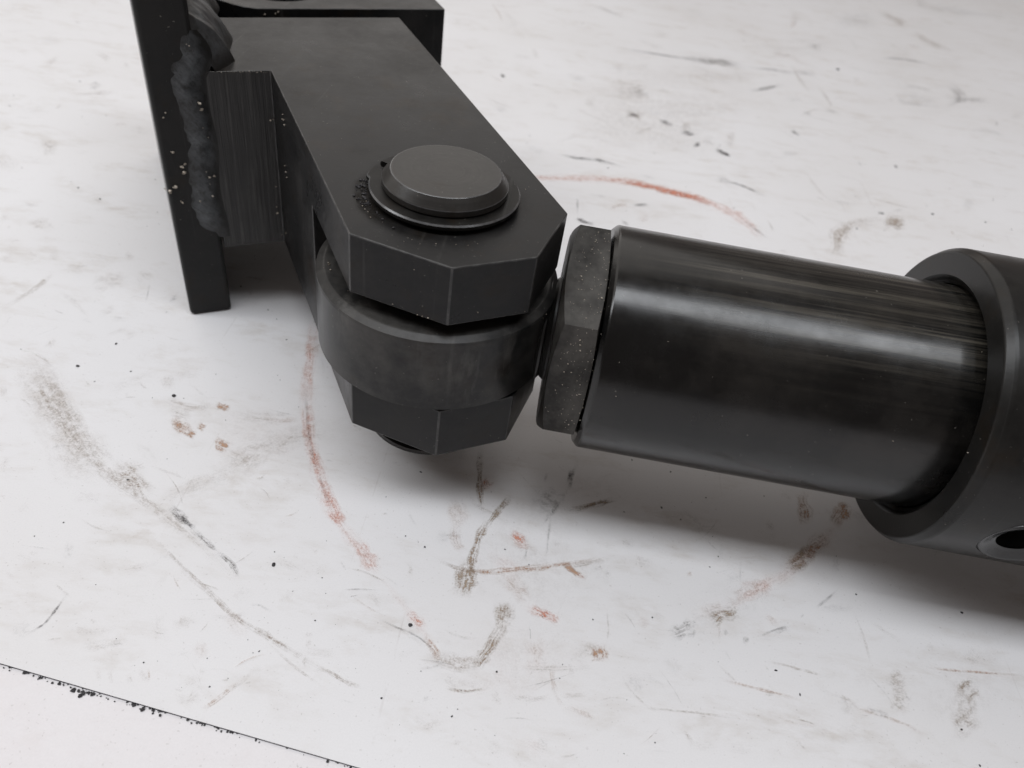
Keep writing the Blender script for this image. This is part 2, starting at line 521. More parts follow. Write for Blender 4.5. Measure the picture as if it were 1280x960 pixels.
MARKS = """
r 0.55 -28.4 306.4 -29.5 313.1 -8.1 316.2 -8.9 323.2 13.1 324.0 12.8 331.3 27.8 328.6 27.7 336.1
r 0.95 22.1 326.1 22.3 334.5 38.7 328.3 39.3 336.7 53.3 326.6 54.5 335.0 67.9 324.1 69.5 332.4 75.6 320.9 77.6 329.0
r 0.50 72.5 319.3 75.7 331.9 82.6 314.3 86.7 326.2 90.0 304.8 95.0 315.1 93.9 295.7 99.2 304.9
d 0.50 87.4 315.7 88.4 318.1 93.6 307.2 94.6 309.5 98.6 300.0 99.6 302.2
r 0.60 -69.2 198.2 -63.6 197.3 -67.2 183.3 -61.9 183.0 -63.8 168.0 -59.0 168.6 -59.7 154.5 -55.2 155.5
r 0.60 -60.4 157.5 -56.5 158.9 -55.7 145.1 -52.1 146.8 -50.9 135.2 -47.7 137.3 -46.9 128.6 -43.9 131.1
d 0.45 -62.7 167.9 -61.5 168.4 -56.8 151.7 -55.7 152.2 -51.3 138.6 -50.3 139.2 -47.7 132.0 -46.7 132.6
r 0.60 -47.2 129.0 -43.9 131.8 -43.0 122.4 -39.9 125.3 -38.7 116.8 -36.3 120.5 -35.6 115.1 -34.5 119.6
r 0.60 -34.5 112.6 -31.6 116.4 -30.8 108.6 -27.8 112.1 -27.8 105.0 -25.1 108.8 -24.9 102.8 -22.7 107.0
d 0.50 -47.6 132.6 -46.8 133.2 -44.0 125.8 -43.3 126.4 -39.5 120.0 -38.9 120.7
r 0.60 -16.1 94.4 -14.4 97.6 -13.6 92.7 -11.6 95.7 -11.4 90.6 -9.2 93.3
o 0.75 -11.0 89.4 -9.0 91.7 -8.5 87.0 -6.5 89.1 -6.4 84.4 -4.3 86.3
d 0.55 -21.7 92.7 -21.6 93.4 -17.7 91.5 -17.6 92.1 -12.9 90.3 -12.7 91.0 -8.9 88.4 -8.5 88.9 -6.6 85.7 -6.2 86.2
r 0.45 64.9 113.7 64.1 119.2 70.4 116.4 69.4 121.9 75.8 119.9 74.5 125.3
o 0.44 61.6 110.7 60.7 117.2 68.2 113.9 67.0 120.3 75.0 118.1 73.7 124.5
o 0.81 85.0 154.9 90.2 157.4 85.0 146.6 90.1 149.0 85.2 142.0 90.2 144.5
o 1.00 96.7 142.2 92.3 145.0 100.6 148.5 96.6 152.0 103.3 151.5 100.1 156.2
o 0.75 78.1 123.1 76.3 129.5 84.5 127.6 81.9 133.5 90.5 133.9 86.7 138.8 96.5 141.2 92.5 146.0
b 0.88 80.6 124.7 78.2 128.7 84.5 128.6 81.9 132.4 88.8 133.4 85.9 137.1
b 0.88 57.3 104.7 55.9 110.2 61.5 107.0 60.1 112.5 65.8 109.6 64.3 115.2
g 0.75 47.0 99.1 46.0 104.1 51.2 101.1 49.7 105.8 55.1 104.1 52.8 108.4
o 0.38 52.1 105.2 51.2 110.0 58.1 108.1 57.6 113.0 63.1 109.9 62.9 115.0
b 1.00 -6.6 151.6 -4.5 151.8 -5.8 141.8 -3.8 142.2 -4.3 133.2 -2.4 134.0 -2.5 128.0 -0.7 129.0
o 0.88 -4.3 138.4 -2.3 140.3 -2.6 135.3 -0.6 137.2
r 0.70 -5.1 138.1 -2.1 141.7 -3.7 136.1 -0.8 139.6 -2.6 134.6 0.3 138.2
b 1.00 4.1 136.4 6.1 134.6 0.9 130.0 3.0 128.5 -1.3 124.1 0.8 122.8
b 1.00 -1.1 126.8 1.6 125.5 -2.9 121.0 -0.1 120.2 -3.8 113.1 -1.0 112.8 -3.8 106.0 -1.2 105.9
b 0.94 -5.8 113.6 1.0 112.4 -6.4 107.4 0.3 106.6 -6.5 102.0 0.1 101.6
b 0.75 4.4 103.2 10.1 103.6 4.5 99.1 10.1 99.0 3.9 93.0 9.3 92.4
b 0.94 5.4 97.6 9.0 96.3 3.8 92.2 7.2 90.7 1.7 88.1 5.0 86.2 0.4 85.3 3.6 83.5
b 0.62 -9.6 84.2 -8.9 89.4 -1.8 82.7 -1.7 87.9 4.0 84.1 2.9 89.2
r 0.90 5.3 121.8 6.4 125.1 7.6 120.6 9.0 123.8 9.8 119.1 11.3 122.1
r 0.60 6.8 118.7 6.9 121.0 10.0 118.6 10.0 120.9 12.2 119.3 11.8 121.5
r 0.95 15.0 101.2 16.6 103.7 17.0 99.7 18.3 102.4 20.1 98.5 21.2 101.3
r 0.60 11.3 101.0 12.1 104.4 15.3 100.0 16.1 103.5 20.1 98.9 21.0 102.2
o 0.44 2.6 107.9 5.3 113.6 7.8 104.5 10.8 109.8 11.9 101.1 15.3 106.0
r 0.30 0.1 113.7 2.3 118.7 4.1 111.3 7.1 115.6 9.7 104.6 13.0 108.3
o 0.75 -7.6 108.0 -7.9 110.1 2.1 109.3 1.8 111.4 11.9 112.4 11.4 114.5 19.7 115.4 19.3 117.6
b 0.62 -11.2 110.4 -11.1 112.0 -3.9 109.0 -3.9 110.6 4.0 109.7 3.9 111.3
o 0.75 6.1 110.1 5.7 111.7 13.8 112.6 13.5 114.2 19.7 115.2 19.4 116.8 31.8 119.9 31.6 121.5
b 0.56 17.8 113.6 17.4 115.7 25.8 116.4 25.4 118.6 33.0 119.6 32.5 121.8
o 1.00 18.9 116.5 20.0 118.4 22.8 113.6 23.8 115.6 26.2 112.1 27.0 114.2
r 0.80 23.5 113.3 24.0 114.7 26.2 112.5 26.6 113.8
o 1.00 27.3 94.5 31.8 97.0 28.1 92.6 32.7 94.3 28.1 91.1 32.7 91.9
b 0.50 24.9 91.6 24.7 95.7 28.2 92.2 28.8 96.4 29.9 91.6 31.5 95.6
o 0.44 12.7 93.6 17.3 94.9 13.5 89.7 18.0 91.1 14.2 86.9 18.6 88.3
b 0.44 12.5 86.0 12.4 87.7 19.7 87.1 19.5 88.8 30.5 89.4 30.4 91.2
b 0.75 -3.4 78.9 -3.4 79.9 1.1 78.9 0.9 79.9 6.5 80.6 6.2 81.6
b 0.38 -6.6 79.7 -6.3 83.5 0.7 79.0 0.8 82.7 6.1 79.5 5.8 83.3
b 0.44 11.4 79.3 11.4 81.0 15.9 79.4 15.7 81.0 20.2 80.9 19.9 82.5
b 0.38 21.9 81.0 21.7 83.0 28.0 82.2 27.9 84.3
o 0.50 -13.8 129.5 -7.7 134.5 -11.4 125.2 -4.9 128.9 -10.3 120.9 -3.5 123.2
o 0.50 -10.3 123.6 -7.2 124.9 -8.1 116.1 -5.3 117.9 -5.8 113.5 -3.7 116.4
o 0.31 -13.1 148.0 -9.9 151.4 -9.9 142.6 -6.7 145.8
b 0.75 18.8 131.4 18.1 134.3 27.3 135.4 26.6 138.4 35.0 139.9 34.3 143.0
b 1.00 22.9 134.0 22.5 135.7 29.3 137.6 29.0 139.4 33.7 139.1 33.5 141.0
d 0.70 19.7 149.4 21.5 149.3 19.1 143.2 20.9 143.1
d 0.60 21.2 151.3 22.5 151.1 20.2 144.9 21.5 144.7 19.7 141.2 21.0 141.1
d 0.50 13.4 146.3 14.4 146.2 12.9 142.0 13.9 141.9
g 0.62 7.6 131.7 11.0 144.3 13.9 129.3 18.4 141.2 15.3 127.8 21.7 138.1
d 0.45 15.5 130.9 16.5 131.0 15.4 116.7 16.3 116.8
d 0.45 10.6 120.7 11.3 120.7 10.1 115.2 10.8 115.1
o 0.28 17.3 131.9 14.4 144.1 27.9 136.9 25.6 149.7 41.2 142.7 39.6 156.1
b 0.38 47.2 138.9 51.5 145.9 54.1 133.0 57.2 140.5 62.6 133.1 64.2 140.9
b 0.56 -145.6 151.5 -142.7 163.7 -129.9 138.7 -126.2 149.5 -114.6 125.3 -110.7 135.4 -101.7 115.5 -98.1 125.3
b 0.44 -142.9 159.1 -139.0 165.4 -124.3 139.1 -120.7 145.1 -107.9 124.0 -105.6 130.6 -94.8 115.4 -93.3 122.4
b 0.69 -98.7 119.1 -98.1 127.9 -91.9 115.5 -90.6 123.7 -84.7 110.7 -82.7 118.4
g 1.00 -79.4 112.2 -78.5 115.3 -75.7 109.7 -74.8 112.8 -72.9 107.9 -71.9 110.9
d 0.70 -77.6 111.2 -77.5 112.9 -73.3 109.1 -73.1 110.8 -70.0 107.4 -69.8 109.0
g 0.88 -71.3 107.6 -70.7 109.3 -66.3 104.3 -65.8 106.0 -62.7 102.2 -62.2 103.9
g 0.94 -63.0 102.0 -62.7 103.9 -59.1 100.2 -58.4 101.8 -55.2 96.3 -54.2 97.5
b 0.50 -79.1 103.8 -78.8 104.8 -66.9 96.0 -66.6 97.0 -53.7 88.5 -53.4 89.5
b 0.62 -61.8 92.5 -61.4 93.7 -54.3 87.7 -54.0 88.9 -46.7 84.5 -46.5 85.7
b 0.62 -47.7 84.6 -47.6 86.4 -43.8 83.4 -43.5 85.2 -37.6 80.7 -37.1 82.4
b 0.56 -44.3 82.8 -44.0 83.7 -35.5 77.8 -35.2 78.6 -28.5 74.5 -28.2 75.4
b 0.50 -31.5 78.9 -31.3 80.1 -26.7 77.4 -26.5 78.5 -20.1 75.5 -19.9 76.6
b 0.62 -29.7 78.4 -29.4 79.7 -24.7 76.4 -24.5 77.7 -20.7 75.6 -20.5 77.0
b 0.31 -36.1 80.1 -36.9 83.4 -25.9 81.0 -26.5 84.4
d 0.80 -89.8 86.7 -89.1 86.4 -90.1 82.2 -89.4 81.9 -90.6 78.6 -90.0 78.2 -92.6 75.7 -92.0 75.3
g 0.50 -50.0 90.3 -50.3 91.2 -47.9 90.7 -47.9 91.6 -43.8 89.3 -43.7 90.1
o 0.69 -50.3 65.7 -51.4 66.6 -47.7 68.9 -48.9 69.7 -45.2 73.2 -46.4 74.0
b 0.44 -47.3 69.4 -48.1 70.1 -44.6 73.4 -45.4 74.0 -43.1 76.4 -44.0 77.0
b 0.44 -57.1 66.0 -58.1 69.3 -53.3 66.2 -55.3 69.3 -51.2 68.5 -54.2 71.0
b 0.44 -79.5 73.3 -81.3 75.9 -75.2 74.8 -76.9 77.5 -70.8 76.2 -72.4 78.9
b 0.38 -85.1 77.9 -85.6 79.9 -80.2 77.3 -81.2 79.3 -74.1 79.4 -75.4 81.4
b 0.44 -75.4 70.7 -74.1 71.1 -73.7 68.2 -72.4 68.6
b 0.44 -72.9 71.1 -71.6 71.5 -71.0 68.0 -69.6 68.4
b 0.44 -69.0 70.4 -67.7 71.5 -67.0 68.4 -65.7 69.4
b 0.38 -66.1 72.8 -62.9 70.5 -67.0 71.2 -63.8 69.0
b 0.44 -75.1 118.0 -81.2 127.1 -65.7 124.4 -72.4 133.2 -60.1 133.0 -67.2 142.0 -54.0 138.4 -59.7 149.1 -46.4 141.7 -51.3 152.9 -38.5 146.8 -43.7 158.1
b 0.38 -81.1 110.8 -85.4 115.9 -72.6 119.1 -76.8 124.7 -64.7 124.9 -68.5 130.9
o 0.75 -92.4 141.0 -90.8 145.5 -88.2 137.4 -87.6 142.6 -82.4 134.8 -82.4 140.3
o 1.00 -90.3 139.3 -89.6 142.8 -87.7 137.4 -86.9 140.9
o 1.00 -85.8 136.9 -86.0 140.9 -82.3 135.5 -82.5 139.6
o 0.88 -83.9 140.1 -83.7 143.7 -81.1 138.6 -80.8 142.2
o 1.00 -77.8 135.9 -77.0 139.8 -75.0 134.0 -74.4 138.0 -72.4 132.7 -72.1 136.8
o 0.94 -82.1 148.3 -82.9 151.9 -79.2 148.1 -80.0 151.6 -77.3 147.9 -78.0 151.4
b 0.50 -98.6 147.6 -99.6 151.8 -87.0 145.4 -88.5 149.6 -81.3 149.2 -83.6 153.2
b 0.44 -75.9 145.4 -77.6 151.7 -66.7 145.3 -68.4 151.7 -57.9 146.8 -59.8 153.2
o 0.44 -69.3 146.6 -70.0 149.4 -62.5 146.9 -63.3 149.7 -56.6 149.0 -57.7 151.8
b 0.44 -74.2 131.4 -73.2 138.8 -67.3 127.9 -68.9 136.0 -62.4 130.4 -66.8 138.0
b 0.50 -93.3 143.0 -94.1 147.7 -89.5 142.0 -90.1 146.7 -85.6 140.7 -86.1 145.3
b 0.62 -158.0 172.9 -160.4 175.1 -155.5 181.4 -158.0 183.7 -154.0 190.1 -156.6 192.3 -153.8 195.9 -156.5 198.0
b 0.38 -150.0 187.4 -150.3 190.6 -140.3 181.5 -140.3 184.4 -131.7 174.7 -131.4 177.4
b 0.44 -137.3 186.5 -144.2 195.5 -132.7 192.3 -139.3 202.0 -127.9 195.5 -134.0 205.7
b 0.50 -129.8 178.4 -132.7 182.3 -126.5 182.0 -129.4 185.9
b 0.44 -126.4 177.1 -128.1 180.9 -121.1 177.7 -122.8 181.6
d 0.60 -124.6 199.3 -123.6 199.2 -121.5 189.6 -120.6 189.4
b 0.44 -138.0 208.9 -140.6 215.2 -134.0 209.1 -136.5 215.4
g 0.75 -115.4 192.6 -114.9 197.2 -112.9 190.6 -112.3 195.2
b 0.44 -160.6 202.2 -164.0 209.3 -156.6 202.4 -160.0 209.5
b 0.38 -131.1 200.3 -131.6 208.4 -123.5 195.5 -123.8 203.4
b 0.38 -124.1 169.5 -125.7 171.6 -118.6 175.9 -120.2 178.1
b 0.31 -111.1 145.4 -115.2 150.2 -106.9 150.5 -110.8 155.7 -100.2 155.7 -103.8 161.2
b 0.38 -118.3 176.0 -115.8 173.6 -119.8 171.5 -117.4 169.1
b 0.50 -204.0 269.6 -210.0 284.1 -199.7 268.5 -204.9 282.8 -194.8 266.3 -199.2 280.1
b 0.44 -244.3 347.1 -249.6 353.3 -244.2 353.9 -249.7 360.1 -244.4 360.7 -250.0 366.9
b 0.44 -234.7 371.7 -237.9 381.5 -228.3 368.3 -230.6 377.3 -222.4 362.6 -223.6 370.6
g 0.62 -213.3 329.3 -219.4 336.5 -213.2 334.6 -218.6 343.9 -211.3 332.4 -213.4 341.2
b 0.50 -218.2 322.7 -221.2 328.1 -209.7 327.5 -212.7 333.0 -201.8 334.1 -204.8 339.6
b 0.25 -229.3 298.0 -235.8 309.6 -213.3 300.4 -219.4 312.2
b 0.25 -209.3 259.5 -213.7 267.8 -187.7 260.7 -191.7 269.0
b 0.38 -188.4 218.0 -190.5 227.9 -184.8 215.8 -186.8 225.6
b 0.38 -172.9 196.5 -175.6 200.2 -169.2 199.2 -171.8 202.9
b 0.38 -181.1 298.9 -184.5 307.2 -170.7 299.0 -173.9 307.3
b 0.38 -165.4 239.8 -168.3 246.0 -161.1 240.1 -163.8 246.3
g 0.50 -185.9 231.3 -187.4 234.2 -180.1 231.5 -181.6 234.4
b 0.38 -141.7 143.1 -139.6 145.2 -137.0 137.7 -134.8 139.7
b 0.38 -121.3 114.6 -124.0 115.6 -122.1 119.9 -124.8 121.0
b 0.31 -112.9 119.6 -115.1 122.9 -107.8 121.6 -109.9 125.0
d 0.85 36.0 410.5 36.6 416.9 43.5 409.3 44.1 415.7
b 0.62 33.4 406.0 34.9 424.2 40.7 404.9 42.6 422.9 45.3 403.7 47.5 421.7
d 0.85 52.9 409.1 53.9 415.4 61.5 405.2 62.6 411.5
b 0.62 64.5 403.4 66.8 418.7 70.8 401.8 73.4 417.1
d 0.85 64.7 398.1 65.5 404.3 73.2 397.5 74.1 403.7
d 0.85 81.2 384.1 82.7 389.8 86.3 380.4 87.8 386.0 89.7 378.0 91.3 383.6
d 0.70 71.5 381.9 70.3 387.2 76.2 389.6 75.1 395.0
d 0.70 2.1 347.8 2.2 351.9 11.9 347.2 11.9 351.2 23.4 348.2 23.6 352.2 36.9 345.6 37.4 349.6
d 0.50 42.7 341.5 43.1 344.4 50.3 339.3 50.7 342.3
g 0.88 68.0 512.1 69.5 528.6 86.4 515.2 88.2 531.9 99.6 518.7 102.1 535.6 117.3 515.6 120.6 532.3
d 0.55 29.4 516.2 29.6 521.7 50.2 517.5 50.6 523.0 71.2 518.9 71.7 524.4 97.8 524.5 98.5 530.1
g 0.62 112.9 518.8 114.6 529.9 134.4 523.3 136.6 534.6 150.2 523.5 152.7 534.8
d 0.60 110.9 476.5 111.1 482.5 124.9 489.5 125.3 495.8 132.0 496.9 132.4 503.2
g 0.56 116.4 481.4 117.1 490.8 139.1 499.9 140.1 509.9
b 0.50 24.9 432.1 26.3 467.3 39.3 432.4 39.9 467.3 49.7 440.8 48.5 475.2
b 0.44 12.7 407.6 12.9 431.3 19.2 408.2 19.7 432.0
g 0.56 35.5 444.8 39.1 464.7 42.7 437.9 45.8 457.9 50.0 436.0 52.4 456.2
b 0.31 73.3 496.4 79.0 528.0 93.7 484.4 97.6 515.4 127.6 507.2 131.2 539.5
d 0.80 -36.9 437.3 -36.0 443.4 -33.0 431.6 -32.0 437.6
g 0.69 -33.7 388.4 -33.8 395.5 -25.4 385.6 -25.4 392.7
b 0.38 -8.4 402.5 -8.4 412.6 0.3 401.9 0.4 412.0
b 0.31 -69.8 505.2 -78.1 519.7 -68.7 514.1 -77.1 529.0
b 0.31 -52.5 554.2 -50.6 567.8 -41.7 533.0 -39.9 546.2 -35.2 524.0 -33.8 537.8
g 0.62 7.6 601.4 8.1 610.6 22.4 592.1 23.2 601.1 35.2 582.2 36.2 590.8
b 0.38 53.0 553.1 55.4 578.3 66.6 550.2 69.5 575.1
b 0.31 75.7 617.6 78.9 647.7 93.5 615.8 97.5 645.8
b 0.38 25.9 478.4 28.8 497.4 33.3 471.0 36.4 489.5
b 0.38 -33.2 469.9 -33.6 479.4 -18.6 468.7 -18.8 478.3
b 0.25 -51.4 455.5 -51.0 470.2 -40.8 447.2 -40.2 461.5
b 0.31 0.1 356.9 -1.2 362.5 19.0 380.9 17.9 387.0
o 0.62 28.6 301.7 27.9 305.3 33.8 307.1 33.2 310.9 37.3 309.7 36.9 313.7
o 0.44 40.9 294.8 40.2 302.4 45.0 297.6 43.9 305.0 47.4 300.8 45.8 307.5
d 0.70 33.5 294.9 34.5 297.7 36.9 290.6 37.9 293.4
d 0.70 38.9 308.8 38.9 313.0 46.8 312.3 46.8 316.5
d 0.80 14.4 290.0 15.2 293.6 17.4 287.5 17.9 291.3 23.3 286.1 23.7 289.9
d 0.60 13.9 310.9 15.1 311.3 14.8 293.2 16.0 293.6
d 0.40 19.0 312.9 19.1 315.6 28.0 313.2 28.2 315.8
b 0.25 -2.9 418.8 -1.6 476.7 42.3 409.9 46.1 466.2 89.0 424.1 93.7 482.1 120.9 449.4 125.7 510.5
b 0.22 -4.1 369.8 -2.7 431.0 37.5 362.4 41.3 422.0 83.7 375.6 90.6 438.0
b 0.62 245.3 711.3 255.8 742.2 258.0 696.9 269.3 726.1 262.7 679.1 274.3 705.8
b 0.62 263.8 670.3 274.0 694.1 271.0 650.1 280.7 673.5 287.3 632.3 297.1 655.0
d 0.55 220.1 591.7 221.9 598.5 239.6 599.8 241.8 606.8 259.5 597.8 262.0 604.7
g 0.62 165.7 588.5 170.0 606.8 177.0 587.4 181.6 605.6
g 0.44 196.6 643.9 206.0 697.2 218.1 661.6 232.2 719.3 234.9 657.2 252.6 714.5
o 0.50 160.0 629.2 164.1 654.6 166.7 632.9 171.0 658.5
b 0.44 162.4 633.4 168.9 679.9 170.9 640.0 177.9 687.4
g 0.38 208.9 509.3 217.7 535.2 223.7 506.5 232.7 532.1 237.4 508.4 246.4 534.2
g 0.75 255.3 552.9 269.3 574.4 254.7 532.8 268.2 555.3 257.4 523.1 270.5 547.4
g 0.69 241.2 508.8 244.6 523.7 261.2 526.8 266.4 543.5 279.7 532.2 286.4 549.7
g 0.44 216.2 533.4 218.9 543.1 233.5 538.6 236.9 548.4 241.7 531.2 245.7 540.6
g 0.44 249.1 518.7 245.8 509.7 216.6 513.6 213.3 504.7 216.6 530.2 212.4 523.4
g 0.44 285.3 769.6 297.2 805.8 311.5 760.3 324.0 795.8 341.2 762.8 354.1 798.4 398.5 780.8 413.7 817.8
g 0.44 289.0 761.1 311.8 826.6 301.1 753.6 324.6 818.0
b 0.56 146.1 544.1 149.9 550.6 147.8 514.8 151.3 521.2 150.8 491.3 154.3 497.6
b 0.56 157.7 512.3 161.3 518.8 160.4 486.7 163.9 492.4 160.3 474.3 163.8 479.1
g 0.62 145.7 528.8 148.3 540.3 156.2 527.8 158.9 539.3 162.6 527.9 165.3 539.4
d 0.60 140.4 458.5 142.2 464.5 145.7 456.0 147.5 462.0
d 0.45 155.1 467.2 156.7 473.4 164.9 467.7 166.5 474.0
d 0.75 127.8 426.6 130.2 433.0 132.3 420.9 134.6 427.2
g 0.56 117.4 390.8 118.2 397.8 129.0 397.3 130.0 404.5
b 0.50 86.6 391.6 91.5 416.5 92.7 390.2 98.0 414.9
b 0.44 127.0 380.5 129.7 384.2 129.4 359.1 131.9 363.1 135.7 344.8 138.0 349.0
b 0.44 113.3 330.9 114.8 334.4 119.6 324.2 121.1 327.5 122.3 319.4 124.0 322.5
d 0.60 81.7 350.1 82.3 353.2 93.0 347.7 93.9 350.7 103.4 339.4 104.4 342.2
g 0.62 78.5 348.7 80.4 357.9 86.9 346.8 88.9 355.9
b 0.94 155.1 327.0 160.6 346.1 161.1 328.3 165.8 347.1 168.2 332.1 172.2 350.8
b 0.62 134.2 316.6 134.1 325.6 142.0 324.6 143.4 335.0 157.2 331.8 159.6 343.0
b 0.75 138.0 334.6 142.4 323.4 128.4 317.5 136.0 313.4 121.9 293.2 130.7 293.8
g 0.62 164.9 347.0 165.6 350.8 172.0 351.9 172.7 355.7
d 0.80 156.8 342.7 157.5 346.4 159.6 344.4 160.2 348.2
d 0.70 179.9 404.2 182.4 408.3 180.9 399.8 183.4 403.9
d 0.60 159.8 400.9 161.6 403.7 160.7 395.5 162.5 398.3
g 0.38 203.1 362.9 207.4 377.7 212.9 367.9 217.4 383.0
g 0.50 244.4 474.8 248.0 484.5 257.5 477.9 261.7 487.7 267.7 472.9 272.3 482.5
d 0.60 270.6 501.8 273.0 503.5 268.0 493.2 270.3 494.9
b 0.38 148.0 588.2 149.6 573.2 131.9 554.6 133.7 540.9
b 0.38 186.6 530.5 188.3 541.3 193.3 536.6 195.1 547.6
g 0.38 84.6 399.6 78.6 385.9 81.0 408.5 75.1 394.4
b 0.31 110.8 554.8 118.4 607.3 156.7 561.6 166.4 614.6 197.3 590.4 208.2 646.7
b 0.38 300.7 531.7 294.3 513.8 286.8 523.0 280.8 505.6
b 0.62 96.5 98.0 102.3 104.5 100.0 96.3 101.9 103.6 104.8 99.5 102.0 104.4
b 0.62 96.3 93.1 100.9 98.8 98.4 91.9 102.7 97.6 100.7 91.1 104.7 96.9
b 0.44 110.8 95.6 120.3 105.5 114.8 93.7 119.2 104.9 121.1 96.1 121.8 106.4
b 0.75 115.7 98.1 114.1 99.5 118.3 100.7 117.3 102.7 120.2 101.6 120.1 104.2
b 0.69 116.7 96.1 115.5 97.3 119.5 98.8 118.4 100.2 122.0 100.7 121.2 102.4
b 0.50 109.4 87.3 112.4 96.8 113.8 88.1 115.8 97.4 119.0 90.0 120.3 99.1
b 0.56 111.7 90.5 111.3 91.9 117.6 94.3 117.2 95.7
o 0.75 107.8 104.1 108.2 105.1 115.8 104.5 116.2 105.5 125.9 105.5 126.3 106.5 134.0 106.4 134.5 107.4
b 0.38 118.7 108.4 122.9 113.2 120.3 107.1 124.5 112.0 122.0 106.2 126.1 111.1
b 0.44 112.3 109.1 110.7 110.3 113.8 110.9 112.3 112.1
b 0.62 68.2 98.5 68.5 99.5 74.7 98.1 75.1 99.1 79.4 97.6 79.8 98.5 85.9 97.1 86.3 98.1
o 0.62 57.1 91.9 57.4 93.0 63.5 91.3 63.9 92.4 70.8 90.7 71.2 91.8 77.0 89.9 77.5 91.0
b 0.50 67.8 90.2 68.7 92.5 70.5 89.9 71.4 92.2
g 0.69 90.8 90.5 91.8 92.3 94.3 89.8 95.3 91.6 96.9 89.2 97.9 90.9
o 0.50 87.2 90.2 87.7 91.3 91.7 90.0 92.3 91.2 99.6 88.6 100.3 89.7 104.3 86.4 105.1 87.5
b 0.50 57.3 95.6 57.9 96.5 62.4 91.5 63.1 92.3
b 0.44 80.4 93.3 81.0 94.5 87.5 92.1 88.2 93.3 89.7 90.2 90.7 91.1
b 0.44 94.0 117.8 95.0 118.4 95.0 109.1 96.0 109.5 95.0 100.7 95.9 101.1
d 0.50 92.3 124.0 92.8 123.3 87.1 118.9 87.6 118.2 84.6 116.6 85.1 115.8
d 0.45 81.2 114.0 81.5 113.4 80.0 112.8 80.3 112.3
g 0.62 72.5 105.6 72.0 107.8 74.6 106.8 74.3 109.1 77.7 108.2 77.5 110.6
d 0.50 69.2 105.1 69.1 105.8 73.5 107.6 73.4 108.3 76.7 109.1 76.6 109.8
d 0.65 59.8 105.1 60.9 105.9 60.5 103.7 61.5 104.5
g 0.88 64.4 104.3 66.0 105.1 64.7 102.1 66.3 102.8
d 0.40 59.5 99.9 60.2 100.4 61.0 96.9 61.6 97.4
b 0.25 81.2 84.6 85.0 89.9 86.5 82.2 91.2 87.0 87.1 79.7 92.6 82.9
b 0.31 49.8 74.1 49.7 76.8 56.9 76.1 56.8 78.8
b 0.38 15.6 69.5 16.1 71.7 20.7 68.7 21.2 70.9
d 0.30 66.3 127.0 67.1 127.2 65.2 117.0 65.9 117.2
b 0.56 39.5 82.0 39.6 82.8 50.1 82.9 50.3 83.8 62.6 83.3 62.8 84.1
b 0.25 56.0 74.5 57.6 80.5 66.3 74.5 68.1 80.6
r 0.25 13.5 69.5 14.7 72.8 18.7 67.9 19.9 71.1
o 0.38 39.2 101.3 38.5 104.6 43.1 103.1 42.4 106.4
o 0.62 51.5 120.0 53.4 121.0 51.8 118.4 53.7 119.4
r 0.55 -14.8 311.6 -16.1 321.1 6.0 320.8 5.4 330.8 27.6 326.4 27.9 336.8 49.6 327.4 50.9 337.8 71.2 322.3 73.6 332.2 87.7 310.2 91.2 319.0 95.3 294.8 99.4 302.2
r 0.80 31.3 328.5 31.7 334.1 49.9 329.0 50.6 334.6 68.2 325.5 69.3 331.0 78.7 320.2 80.1 325.5
r 0.50 -69.3 195.7 -63.2 195.4 -64.8 171.8 -59.3 172.1 -59.9 154.3 -55.0 155.7 -54.9 141.9 -50.6 144.2 -48.8 130.4 -44.9 133.3 -42.2 120.4 -38.9 123.9 -35.2 112.4 -32.4 116.2 -29.1 106.4 -26.5 110.2 -24.5 102.2 -21.9 106.0
r 0.28 -23.9 103.2 -22.6 105.0 -17.9 97.3 -16.5 99.1 -10.8 90.4 -9.4 92.0 -6.2 84.8 -4.6 86.2
r 0.35 56.3 106.2 55.0 109.6 67.1 113.7 65.7 117.2 80.2 124.3 78.3 127.6 94.1 139.6 91.6 142.5 103.8 152.6 101.1 155.4
b 0.50 -143.0 156.3 -141.3 159.9 -121.0 134.4 -119.6 137.9 -99.3 118.6 -98.7 122.4 -80.5 109.5 -80.0 113.3 -65.1 100.9 -64.1 104.3 -52.4 92.5 -51.1 95.5
b 0.50 -82.1 105.2 -81.5 107.1 -65.6 94.3 -65.0 96.1 -51.1 86.0 -50.7 87.8 -36.5 80.3 -36.2 82.1 -23.0 75.8 -22.6 77.5
b 0.30 -13.0 109.5 5.0 149.0 0.8 100.2 23.5 133.5 12.6 87.5 37.7 114.4
b 0.28 98.6 93.1 127.8 120.5 103.7 87.3 133.5 111.8 106.7 81.5 136.7 103.2
b 0.28 5.2 395.3 7.4 551.5 53.2 394.2 65.9 549.4 111.3 407.4 138.5 570.8
b 0.28 1.0 355.3 0.4 454.7 52.7 357.3 61.3 457.6 97.7 365.5 114.2 469.1
b 0.38 -143.6 147.0 -136.7 163.2 -117.7 123.4 -112.8 139.4 -91.7 106.8 -87.9 122.6
o 0.25 -3.1 74.4 -4.6 100.7 12.0 75.1 9.0 101.3 30.2 80.1 26.7 106.9
b 0.25 172.8 507.8 271.0 762.4 199.8 465.8 295.5 690.9 233.0 443.5 331.8 654.8
o 0.25 -77.6 125.0 -86.9 154.9 -61.5 125.7 -72.4 155.3 -45.2 132.4 -57.3 162.5
g 0.25 49.5 94.5 45.5 115.6 67.2 102.6 60.6 122.6 85.2 118.1 75.6 137.4
"""
